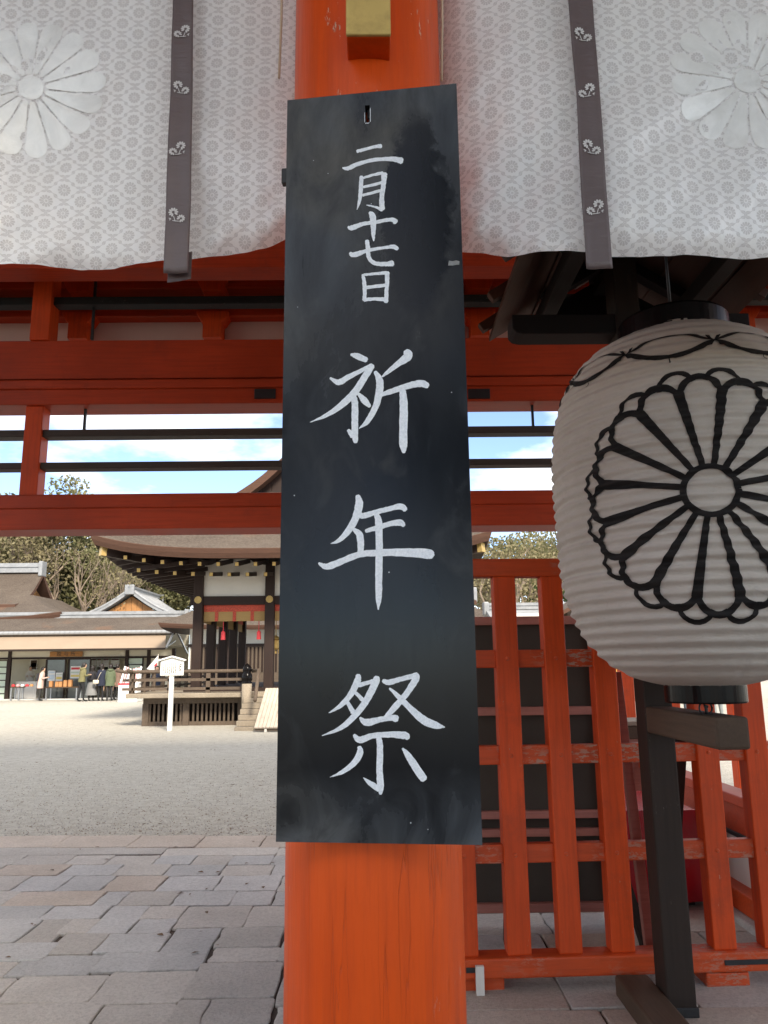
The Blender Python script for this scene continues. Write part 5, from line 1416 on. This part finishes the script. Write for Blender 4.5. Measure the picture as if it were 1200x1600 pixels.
# red and white sale stand
YR = 38.2
ss = thing('arrow_stand', 'stand of red and white wrapped arrows over white cloth boxes beside the shoppers', 'stand', (xof(199, 1095, YR), YR, 0))
rx0, rx1 = xof(184, 1090, YR), xof(214, 1090, YR); zt0, zt1 = zof(190, 1068, YR), zof(190, 1054, YR)
box('cloth_box', M['paper'], ss, rx0, rx1, YR, YR + .9, 0, zt0, .02); box('cloth_box', M['paper'], ss, rx0 + .35, rx1 + .05, YR + .2, YR + 1.0, zt0 + .001, zt1 + .2, .02)
box('red_trim', M['red_paint'], ss, rx0 - .01, rx1 - .25, YR - .012, YR - .002, zt0 - .07, zt0 + .02); box('red_trim', M['red_paint'], ss, rx0 + .40, rx1 + .06, YR + .18, YR + .198, zt1 + .06, zt1 + .18)
rr = random.Random(8)
for k in range(7):
    x = rx0 + .08 + k * .13
    MB().bar((x, YR + .06, zt0), (x + .16 + rr.uniform(-.03, .03), YR + .22, zof(190, 1043, YR) + rr.uniform(-.1, .06)), .09, .04, (0, 1, 0)).build('wrapped_arrow', M['pinkpaper' if k % 2 else 'paper'], ss)
# a white flag behind the railing
fl = thing('small_flag', 'small white flag with a red mark behind the pavilion railing', 'flag', (xof(247, 1050, 34), 34, 0))
fx_ = xof(247, 1030, 34)
MB().tube([(fx_, 34, 0), (fx_, 34, zof(247, 1022, 34))], .02, 6).build('pole', M['white_wood'], fl)
zfa, zfb = zof(247, 1024, 34), zof(240, 1046, 34)
MB().add([(fx_ - .01, 34, zfa), (fx_ - .45, 33.9, zfb + .02), (fx_ - .2, 34.05, zfb - .05), (fx_ - .01, 34, zfb + .05)], [(0, 1, 2, 3)]).build('cloth', M['paper'], fl)
MB().add([(fx_ - .03, 33.97, zfb + .3), (fx_ - .14, 33.95, zfb + .18), (fx_ - .1, 33.97, zfb + .02), (fx_ - .02, 33.97, zfb + .1)], [(0, 1, 2, 3)]).build('mark', M['red_paint'], fl)
for q in list(fl.children):
    if q.name.startswith(('cloth', 'mark')): q.modifiers.new('t', 'SOLIDIFY').thickness = .012

# ================================================================== HALLS BEHIND
hall = thing('shrine_hall', 'large hall with sweeping brown bark roof, plank gable and grey tiled ridge', 'hall', (-22, 48, 0))
Yr = 49.5
rxr = xof(62, 885, Yr); zr_ = zof(30, 894, Yr)
ex = xof(113, 961, 46); ze_ = zof(70, 966, 44.6)
hcx, ha, hbb = ex - 9.0, 9.0, 5.2
hip_skirt(hall, 'roof_skirt', hcx, Yr, ha, hbb, ze_, .35, .38, .05, 3.0, .30, 1.6)
zg_ = ze_ + .38 * 2.6 + .05 * 2.6 ** 2
gable_top(hall, 'x', hcx - 6.0, rxr + .3, Yr, 3.6, zg_ - .4, zr_, .3, .22)
gable_wall(hall, 'x', rxr - .35, Yr, 2.6, zg_ - .2, zr_ - .9, 'gable_wood', 10)
ridge(hall, 'x', hcx - 6.0, rxr + .2, Yr, zr_ - .05, .5, .62)
box('wall', M['white_wall'], hall, hcx - ha + 1.6, ex - 1.6, Yr - hbb + 1.7, Yr + hbb - 1.7, 0, ze_ + .3)
for k in range(7):
    x = ex - 1.7 - k * 2.0; box('column', M['stage_wood'], hall, x - .12, x + .12, Yr - hbb + 1.55, Yr - hbb + 1.69, 0, ze_ + .1)
rmw = MB(); rmw.box(-.06, .06, 0, 1.6, -.07, .07, 0); rmw.box(-.08, .08, -.03, 0, -.09, .09, 1); rmesh = rmw.mesh('hall_rafter', [M['stage_wood'], M['paper']])
for k in range(22):
    x = ex - .5 - k * .55; s = (x - hcx) / ha
    o = bpy.data.objects.new('rafter', rmesh); COL.objects.link(o); adopt(o, hall); o.location = (x, Yr - hbb + .3, ze_ - .38 + .35 * abs(s) ** 4); o.rotation_euler = (radians(12), 0, 0)

# porch roof of the hall coming forward (curved brown eave over white rafter ends)
tiled = thing('tiled_hall', 'hall with grey tiled gable roof and orange plank gable facing the court', 'hall', (xof(202, 940, 52), 52, 0))
Yt = 50.5
tx = xof(202, 940, Yt); zt0, zt1 = zof(202, 963, Yt), zof(202, 922, Yt); tw = tx - xof(128, 960, Yt)
def tiled_gable(parent, cx, yf, yb, w, zb, za):
    gable_top(parent, 'y', yf, yb, cx, w, zb, za, .16, .10, 'tile', 'tiled_roof')
    gable_wall(parent, 'y', yf + .5, cx, w * .72, zb + .02, zb + (za - zb) * .78, 'gable_wood', 12)
    ridge(parent, 'y', yf - .05, yb, cx, za - .05, .4, .35)
    for s in (-1, 1):
        for k, f in enumerate((.0, .16)):       # verge tiles: pale raised rolls along the gable edge
            pts = [(cx + s * w * (1 - t), yf + .12 + f * 2.2, zb + (za - zb) * t - .10 * (za - zb) * sin(pi * t) + .09) for t in [i / 8 for i in range(9)]]
            MB().tube(pts, .11, 6).build('verge_tile', M['tile'], parent, smooth=True)
        n_ = 9
        for k in range(n_):
            yy = yf + 1.0 + k * .55
            pts = [(cx + s * w * (1 - t), yy, zb + (za - zb) * t - .10 * (za - zb) * sin(pi * t) + .05) for t in [i / 6 for i in range(7)]]
            MB().tube(pts, .07, 5).build('tile_roll', M['tile'], parent, smooth=True)
tiled_gable(tiled, tx, Yt, Yt + 7, tw, zt0, zt1)
box('wall', M['white_wall'], tiled, tx - tw * .75, tx + tw * .75, Yt + .6, Yt + 6.5, 0, zt0 + .1)
box('front_eave', M['tile'], tiled, tx - tw * 1.02, tx + tw * 1.02, Yt - .4, Yt + .55, zt0 - .28, zt0 - .02, .05)

# long corridor hall behind the stage
ch = thing('corridor_hall', 'long hall with bark roof, white upper wall and wooden lattice windows behind the pavilion', 'hall', (-4, 42, 0))
YH = 40.0
cx0 = xof(247, 980, YH - 1.2); cx1 = xof(792, 980, YH - 1.2); zce = zof(280, 978, YH - 1.2); zcr = zof(290, 938, YH + 2.6)
hip_skirt(ch, 'roof_skirt', (cx0 + cx1) / 2, YH + 2.6, (cx1 - cx0) / 2, 3.8, zce, .18, .52, .055, 2.4, .22, 1.2)
zk = zce + .52 * 2.3 + .055 * 2.3 ** 2
gable_top(ch, 'x', cx0 + 1.2, cx1 - 1.2, YH + 2.6, 1.7, zk - .2, zcr, .2, .12)
gable_wall(ch, 'x', cx0 + 1.5, YH + 2.6, 1.2, zk - .1, zcr - .5); gable_wall(ch, 'x', cx1 - 1.5, YH + 2.6, 1.2, zk - .1, zcr - .5)
ridge(ch, 'x', cx0 + 1.1, cx1 - 1.1, YH + 2.6, zcr - .05, .45, .5)
zw = zof(300, 1011, YH)
box('wall', M['white_wall'], ch, cx0 + 1.3, cx1 - 1.3, YH, YH + 5.2, 0, zce + .3)
box('wainscot', M['stage_base'], ch, cx0 + 1.3, cx1 - 1.3, YH - .04, YH - .001, 0, zof(300, 1052, YH))
box('lintel', M['stage_wood'], ch, cx0 + 1.25, cx1 - 1.25, YH - .09, YH - .045, zw - .02, zw + .14)
lb_ = MB().box(-.05, .05, -.06, -.005, 0, zw - zof(300, 1052, YH) - .02).mesh('lattice_bar', M['stage_base'])
x = cx0 + 1.45; k = 0
while x < xof(450, 1030, YH):
    o = bpy.data.objects.new('lattice_bar', lb_); COL.objects.link(o); adopt(o, ch); o.location = (x, YH, zof(300, 1052, YH)); x += .20; k += 1
    if k % 9 == 0: box('post', M['stage_wood'], ch, x, x + .2, YH - .12, YH - .002, 0, zce + .1); x += .30
box('window_backing', M['stage_wood'], ch, cx0 + 1.4, cx1 - 1.4, YH - .004, YH - .001, zof(300, 1052, YH) + .002, zw - .021)
# lower tiled storehouse seen to the right, over the fence
st2 = thing('tiled_storehouse', 'low storehouse with pale tiled roof seen over the lattice fence', 'storehouse', (10, 36, 0))
ya = 33.0; xa, xb = xof(770, 970, ya), xof(1190, 970, ya); z0, z1 = zof(840, 968, ya), zof(840, 951, ya + 2)
gable_top(st2, 'x', xa, xb, ya + 2, 2.0, z0, z1, .14, .06, 'tile', 'tiled_roof'); ridge(st2, 'x', xa, xb, ya + 2, z1 - .03, .35, .3)
box('wall', M['white_wall'], st2, xa + .4, xb - .4, ya + .5, ya + 3.5, 0, z0 + .3)
for k in range(12):
    x = xa + 1.2 + k * (xb - xa - 2.4) / 11; box('door_panel', M['stage_base'], st2, x - .4, x + .4, ya + .44, ya + .499, 0, z0 - .5)
st3 = thing('small_gable_roof', 'small brown gabled shrine roof between the fence and the lantern', 'roof', (10, 30, 0))
ya = 29.0; xa = xof(890, 950, ya)
gable_top(st3, 'y', ya, ya + 3, xa + 1.0, 1.5, zof(885, 958, ya), zof(885, 918, ya), .16, .1, 'bark', 'roof')
box('wall', M['stage_base'], st3, xa, xa + 2, ya + .4, ya + 2.8, 0, zof(885, 958, ya) + .2)

# ================================================================== TREES
def make_tree(seed, h, crown_r, kind, leaf='leaf_dark', nleaf=5000, lsize=.22, bare=False, bark='trunk_dark', forks=3, low=.35):
    r = random.Random(seed); tb_ = MB(); tips = []
    def grow(p, d, ln, rad, depth):
        pts, rads = [p], [rad]; q = p.copy(); dd = d.copy(); k = 4
        for i in range(k):
            dd = (dd + Vector((r.uniform(-.16, .16), r.uniform(-.16, .16), r.uniform(-.04, .12)))).normalized()
            q = q + dd * (ln / k); pts.append(q.copy()); rads.append(rad * (1 - .45 * (i + 1) / k))
        tb_.tube(pts, rads, 6 if depth < 2 else 4, caps=False)
        if depth >= (4 if bare else 3): tips.append((q, dd)); return
        if depth >= 1: tips.append((pts[2], dd))
        nk = forks if depth == 0 else r.choice((2, 3) if bare else (3, 3, 4))
        for _ in range(nk):
            a = r.uniform(0, 2 * pi); sp_ = r.uniform(.35, .85) if depth else r.uniform(.25, .6)
            nd = (dd + Vector((cos(a) * sp_, sin(a) * sp_, r.uniform(-.1, .3)))).normalized()
            o_ = r.choice((2, 3, 4)); grow(pts[o_], nd, ln * r.uniform(.55, .78), rads[o_] * .72, depth + 1)
    grow(Vector((0, 0, 0)), Vector((r.uniform(-.08, .08), r.uniform(-.08, .08), 1)), h * (.34 if bare else .42), h * .022, 0)
    zm = max(t[0].z for t in tips); f = h * (.97 if bare else .9) / zm
    tb_.v = [(x * f, y_ * f, z * f) for x, y_, z in tb_.v]; tips = [(p * f, d) for p, d in tips]
    # pull the horizontal spread to the crown radius
    rm_ = max(hypot(t[0].x, t[0].y) for t in tips); g = min(1.6, crown_r / rm_)
    tb_.v = [(x * g, y_ * g, z) for x, y_, z in tb_.v]; tips = [(Vector((p.x * g, p.y * g, p.z)), d) for p, d in tips]
    me_t = tb_.mesh('trunk', M[bark]); me_c = None
    if nleaf:
        lv, lf = [], []; tips2 = [t for t in tips if t[0].z > h * low] or tips
        cl_r = crown_r * .34
        for i in range(nleaf):
            c = r.choice(tips2)[0]
            while True:
                o_ = Vector((r.uniform(-1, 1), r.uniform(-1, 1), r.uniform(-1, 1)))
                if o_.length < 1: break
            p = c + Vector((o_.x * cl_r, o_.y * cl_r, o_.z * cl_r * .62))
            s = lsize * r.uniform(.6, 1.3)
            nrm = Vector((r.uniform(-1, 1), r.uniform(-1, 1), r.uniform(-.2, 1))).normalized()
            t1 = nrm.orthogonal().normalized(); t1.rotate(Matrix.Rotation(r.uniform(0, 6.28), 3, nrm)); t2 = nrm.cross(t1)
            k = len(lv); lv += [p - t1 * s, p + t2 * s * .55, p + t1 * s, p - t2 * s * .55]; lf.append((k, k + 1, k + 2, k + 3))
        m = MB(); m.add(lv, lf); me_c = m.mesh('crown', M[leaf])
    return me_t, me_c
def place_tree(meshes, name, label, loc, rz=0, sc=1.0, group=None, twigs=None):
    t = thing(name, label, 'tree', loc, group)
    t.rotation_euler = (0, 0, rz); t.scale = (sc, sc, sc)
    for me, nm in zip(meshes, ('trunk', 'crown')):
        if me is None: continue
        o = bpy.data.objects.new(nm, me); COL.objects.link(o); o.parent = t
    return t
EV = [make_tree(1, 15, 4.6, 0, 'leaf_dark', 13000, .19), make_tree(2, 16, 5.2, 0, 'leaf_mid', 13000, .18), make_tree(3, 14, 4.2, 0, 'leaf_dark', 12000, .18, low=.15)]
DR = [make_tree(4, 13, 4.6, 1, 'leaf_dry', 2600, .15, True, 'trunk', 4), make_tree(5, 13.5, 4.8, 1, 'leaf_mid', 2200, .16, True, 'trunk', 3)]
BR = [make_tree(6, 11.5, 3.6, 2, None, 0, .1, True, 'trunk', 4), make_tree(7, 12, 3.4, 2, 'leaf_dry', 900, .13, True, 'trunk', 3)]
GT = 'trees beyond the shrine halls'
def tr(meshes, name, label, px, Y, rz, sc):
    where = ('behind the brown bark-roofed hall' if px < 110 else 'above the tiled gable' if px < 290 else 'behind the pavilion roof' if px < 700 else 'seen over the lattice fence' if px < 900 else 'behind the lantern')
    if '%s' in label: label = label % where
    return place_tree(meshes, name, label, (xof(px, 1000, Y), Y, 0), rz, sc, GT)
LB = 'evergreen tree with dense dark crown %s'
LM = 'olive green tree with a loose crown %s'
LD = 'half bare tree with dry yellowish leaves %s'
for px, Y, k, sc in ((-70, 62, 0, 1.0), (75, 66, 2, .95), (190, 64, 0, .80), (300, 66, 2, .86), (420, 64, 0, .82), (845, 62, 2, .72), (930, 66, 0, .9), (1060, 66, 2, .9), (1200, 64, 0, .9), (-190, 64, 2, 1)):
    tr(EV[k], 'evergreen_tree', LB, px, Y, px * .7, sc)
for px, Y, k, sc in ((10, 58, 1, 1.02), (120, 60, 1, .93), (245, 60, 1, .78), (350, 60, 1, .90), (800, 58, 1, .80), (990, 60, 1, .9)):
    tr(EV[k], 'olive_tree', LM, px, Y, px * .9, sc)
for px, Y, k, sc in ((35, 54, 0, .98), (-40, 55, 1, 1.0), (180, 56, 1, .80), (815, 50, 0, .76), (865, 52, 1, .80), (760, 54, 0, .72)):
    tr(DR[k], 'deciduous_tree', LD, px, Y, px * .3, sc)
tr(BR[0], 'bare_tree', 'bare pale-trunked tree forking low behind the brown bark roof', 128, 53, .6, .95)
tr(BR[1], 'bare_tree', 'bare slender tree with a few dry leaves between tiled gable and bark roof', 158, 52, 2.2, .82)
tr(BR[1], 'bare_tree', 'bare grey-brown tree with dry tufts over the left end of the shop roof', 18, 51, 4.0, .95)
tr(BR[0], 'bare_tree', 'bare tree with spreading twigs just behind the tiled gable', 196, 54, 5.1, .8)
tr(BR[0], 'bare_tree', 'bare thin-branched tree rising above the left hall roof ridge', 72, 54, 3.4, .9)
# the wood in front of the gate, behind the viewer: it shades the pillar and shows in the lacquer
FT = make_tree(21, 21, 5.6, 0, 'leaf_dark', 16000, .34, low=.2)
for k, (x, yy, sc) in enumerate(((6.2, -15.5, 1.0), (11.5, -17.0, 1.08), (2.0, -21.0, 1.1), (-15, -30, .95), (-22, -24, .9), (17, -25, 1.0), (-30, -18, .95), (-5, -40, 1.0))):
    place_tree(FT, 'forest_tree', 'tall dense evergreen of the wood facing the front of the gate', (x, yy, 0), k * 1.3, sc, 'trees in front of the gate')

# ================================================================== PEOPLE
def person(label, loc, h, face, coat, legs, hair_long=False, skirt=None, lean=0.0, arms='down', shoe=(.02, .02, .02), hood=None, bag=None, coat_len=.50, stride=.0, group=None):
    """one skinned body (head, trunk, arms with hands, legs with feet); coat, hair and bag are children"""
    t = thing('person', label, 'person', loc, group); t.rotation_euler = (0, 0, face)
    u = h * 1.08 / 1.70
    V = []; E = []; Rd = []
    def v(x, y_, z, r1, r2=None): V.append((x * u, (y_ - lean * max(0, z - .9)) * u, z * u)); Rd.append((r1 * u, (r2 or r1) * u)); return len(V) - 1
    def e(*ids): 
        for a, c in zip(ids[:-1], ids[1:]): E.append((a, c))
    pel = v(0, 0, .92, .15, .11); wa = v(0, 0, 1.10, .135, .10); chs = v(0, .01, 1.28, .155, .11); ub = v(0, .01, 1.41, .10, .08)
    nk = v(0, -.005, 1.48, .052); hd0 = v(0, -.02, 1.55, .075); hd1 = v(0, -.015, 1.63, .085, .095); hd2 = v(0, -.005, 1.685, .055)
    e(pel, wa, chs, ub, nk, hd0, hd1, hd2); nz_ = v(0, -.105, 1.585, .014); e(hd0, nz_)
    for s in (-1, 1):
        sh = v(s * .165, .01, 1.39, .062)
        if arms == 'down' or (arms == 'one' and s < 0):
            el = v(s * .215, .02, 1.12, .046); wr = v(s * .215, -.06, .88, .032); ha_ = v(s * .21, -.08, .80, .038, .022); fi = v(s * .205, -.095, .72, .026, .016)
        else:
            el = v(s * .225, -.03, 1.12, .048); wr = v(s * .13, -.25, 1.17, .034); ha_ = v(s * .09, -.31, 1.19, .038, .024); fi = v(s * .05, -.36, 1.20, .026, .016)
        e(ub, sh, el, wr, ha_, fi); th = v(V[ha_][0] / u - s * .03, V[ha_][1] / u - .03, V[ha_][2] / u - .02, .012); e(ha_, th)
        hp_ = v(s * .095, 0, .86, .098); kn = v(s * .10, -.02 + s * stride * .5, .48, .062); an = v(s * .10, .02 + s * stride, .09, .042); ft = v(s * .105, -.06 + s * stride, .04, .042, .036); toe = v(s * .115, -.16 + s * stride, .032, .034, .026)
        e(pel, hp_, kn, an, ft, toe)
    me = bpy.data.meshes.new('body'); me.from_pydata(V, E, []); o = bpy.data.objects.new('tmp', me); COL.objects.link(o)
    sk = o.modifiers.new('skin', 'SKIN'); sk.use_smooth_shade = True
    for i, sv in enumerate(me.skin_vertices[0].data): sv.radius = Rd[i]; sv.use_root = (i == 0)
    ss_ = o.modifiers.new('sub', 'SUBSURF'); ss_.levels = 1; ss_.render_levels = 1
    dg = bpy.context.evaluated_depsgraph_get(); dg.update(); nm = bpy.data.meshes.new_from_object(o.evaluated_get(dg)); bpy.data.objects.remove(o)
    nm.name = 'body'; nm.materials.clear()
    for mt in (M['skin'], coat, legs, cloth('shoe_%d' % int(shoe[0] * 1000), shoe)): nm.materials.append(mt)
    for p in nm.polygons:
        c = p.center / u; ay = abs(c.x)
        hand = (ay > .15 and c.z < .86) if arms == 'down' else (c.y < -.27 - lean * .2 and 1.05 < c.z < 1.3)
        p.material_index = 0 if (c.z > 1.465 or hand) else (1 if c.z > .86 or (ay > .17 and c.z > .6) else (3 if c.z < .085 else 2))
    bo = bpy.data.objects.new('body', nm); COL.objects.link(bo); bo.parent = t
    def child(nm_, m, mat):
        m.v = [(x * u, (y_ - lean * max(0, z - .9)) * u, z * u) for x, y_, z in m.v]
        c = m.build(nm_, mat, None, smooth=True); c.parent = t; return c
    # hair
    hm = MB(); n_ = 14
    zl_ = 1.40 if hair_long else 1.545
    for j, (z, rx_, ry_) in enumerate(((zl_, .088, .08), (1.57, .098, .10), (1.64, .101, .112), (1.69, .085, .095), (1.722, .045, .05), (1.73, .003, .003))):
        for k in range(n_):
            a = 2 * pi * k / n_; front = max(0, -sin(a)); cut = (.55 * front if z < 1.66 else .05 * front)
            hm.v.append((rx_ * cos(a), .012 + ry_ * sin(a) * (1 - cut), z))
    for j in range(5):
        for k in range(n_): hm.f.append((j * n_ + k, j * n_ + (k + 1) % n_, (j + 1) * n_ + (k + 1) % n_, (j + 1) * n_ + k)); hm.mi.append(0)
    child('hair', hm, M['hair'])
    # coat body with folds
    cm = MB(); n_ = 22; zs = [1.445, 1.40, 1.25, 1.08, .95, max(.5, 1.42 - coat_len * 1.3)]
    if zs[-1] > .93: zs[-2] = (zs[-1] + 1.08) / 2
    for j, z in enumerate(zs):
        rx_ = (.09, .19, .20, .195, .205, .215)[j] ; ry_ = (.075, .125, .14, .135, .145, .155)[j]
        for k in range(n_):
            a = 2 * pi * k / n_; w = 1 + .035 * sin(a * 5 + j) * (j > 1)
            cm.v.append((rx_ * cos(a) * w, .01 + ry_ * sin(a) * w, z))
    for j in range(5):
        for k in range(n_): cm.f.append((j * n_ + k, (j + 1) * n_ + k, (j + 1) * n_ + (k + 1) % n_, j * n_ + (k + 1) % n_)); cm.mi.append(0)
    child('coat', cm, coat)
    if hood:
        m = MB(); m.lathe([(.0, 1.36), (.10, 1.38), (.145, 1.44), (.13, 1.50), (.09, 1.51)], (0, .05, 0), 14); child('hood', m, hood)
    if skirt:
        m = MB(); n_ = 30
        for j, (z, r_) in enumerate(((1.0, .15), (.85, .20), (.55, .245), (.28, .28))):
            for k in range(n_): a = 2 * pi * k / n_; rr_ = r_ * (1 + .05 * (-1) ** k * (j > 0)); m.v.append((rr_ * cos(a), rr_ * .8 * sin(a), z))
        for j in range(3):
            for k in range(n_): m.f.append((j * n_ + k, (j + 1) * n_ + k, (j + 1) * n_ + (k + 1) % n_, j * n_ + (k + 1) % n_)); m.mi.append(0)
        child('skirt', m, skirt)
    if bag:
        kind, bm = bag; m = MB()
        if kind == 'back':
            m.box(-.15, .15, .13, .27, 1.0, 1.40); c = child('backpack', m, bm); bv = c.modifiers.new('b', 'BEVEL'); bv.width = .05; bv.segments = 3
        else:
            m.box(.02, .30, .16, .26, .80, .98); c = child('shoulder_bag', m, bm); bv = c.modifiers.new('b', 'BEVEL'); bv.width = .03; bv.segments = 2
            m = MB(); m.tube([(.10, .20, .97), (0, .17, 1.25), (-.10, .06, 1.47)], .012, 5); child('bag_strap', m, bm)
    return t
def pl(px, Y): return (xof(px, 1095, Y), Y, 0)
GP = None
person('person in an olive hooded jacket and black trousers leaning at the sale table', pl(126, 39.6), 1.74, pi * .72, cloth('olive_jacket', (.16, .145, .065)), cloth('black_trousers', (.012, .012, .014)), arms='up', hood=M['olive_jacket'], coat_len=.42, stride=.10, lean=.10)
person('person with a black backpack and long pleated grey skirt', pl(142, 40.2), 1.60, pi * 1.02, cloth('black_jacket', (.018, .018, .022)), M['black_trousers'], skirt=cloth('grey_skirt', (.22, .22, .22)), bag=('back', cloth('black_bag', (.02, .02, .025))), coat_len=.36, hair_long=True)
person('person in a navy coat with a white shoulder bag', pl(156.5, 40.0), 1.68, pi * .95, cloth('navy_coat', (.012, .016, .035)), M['black_trousers'], bag=('side', cloth('cream_bag', (.62, .55, .45))), coat_len=.55, hair_long=True)
person('person in a grey-green coat with brown hair at the shop front', pl(170.5, 40.0), 1.66, pi * 1.05, cloth('green_coat', (.10, .125, .07)), cloth('dark_trousers', (.03, .03, .03)), hood=M['green_coat'], coat_len=.55, hair_long=True)
person('person in a dusty brown coat at the end of the row of shoppers', pl(181, 40.6), 1.66, pi * .9, cloth('brown_coat', (.22, .14, .11)), M['black_trousers'], coat_len=.60)
person('clerk in white with dark hair behind the white counter', (sxx(47, YW + 1.3), YW + 1.3, .06), 1.58, .2, cloth('white_robe', (.62, .60, .56)), cloth('red_hakama', (.4, .05, .04)), arms='up')
person('person in a pale pink coat by the counter', pl(61.5, 41.0), 1.58, pi * .6, cloth('pink_coat', (.62, .45, .40)), M['dark_trousers'], bag=('back', M['black_bag']), coat_len=.6, lean=.12, arms='up')
person('dark-haired attendant in black behind the glazed door, tall', (sxx(79, YW + .9), YW + .9, .06), 1.60, 0, M['black_jacket'], M['black_trousers'])
person('dark-haired attendant in charcoal behind the other glazed pane', (sxx(92, YW + 1.0), YW + 1.0, .06), 1.66, .2, cloth('charcoal_top', (.06, .06, .065)), M['black_trousers'])
person('person in blue with dark hair behind the pavilion railing', pl(243, 33.0), 1.55, .5, cloth('blue_top', (.03, .04, .075)), M['black_trousers'], arms='up')
person('person in a yellow top and blue jeans beyond the lattice fence', (xof(967, 1090, 27), 27, 0), 1.62, 2.5, cloth('yellow_top', (.6, .32, .06)), cloth('blue_jeans', (.06, .09, .19)), coat_len=.36)
person('person in dark clothes beyond the lantern arm', (xof(1066, 1110, 21), 21, 0), 1.65, 2.9, cloth('slate_coat', (.05, .06, .075)), cloth('slate_trousers', (.06, .075, .09)), coat_len=.5)
person('person in a grey coat with a yellow bag beyond the lantern arm', (xof(1122, 1110, 21.5), 21.5, 0), 1.62, 3.4, cloth('mid_grey_coat', (.09, .095, .10)), cloth('grey_trousers', (.2, .22, .22)), bag=('side', cloth('yellow_bag', (.75, .5, .03))), coat_len=.5)
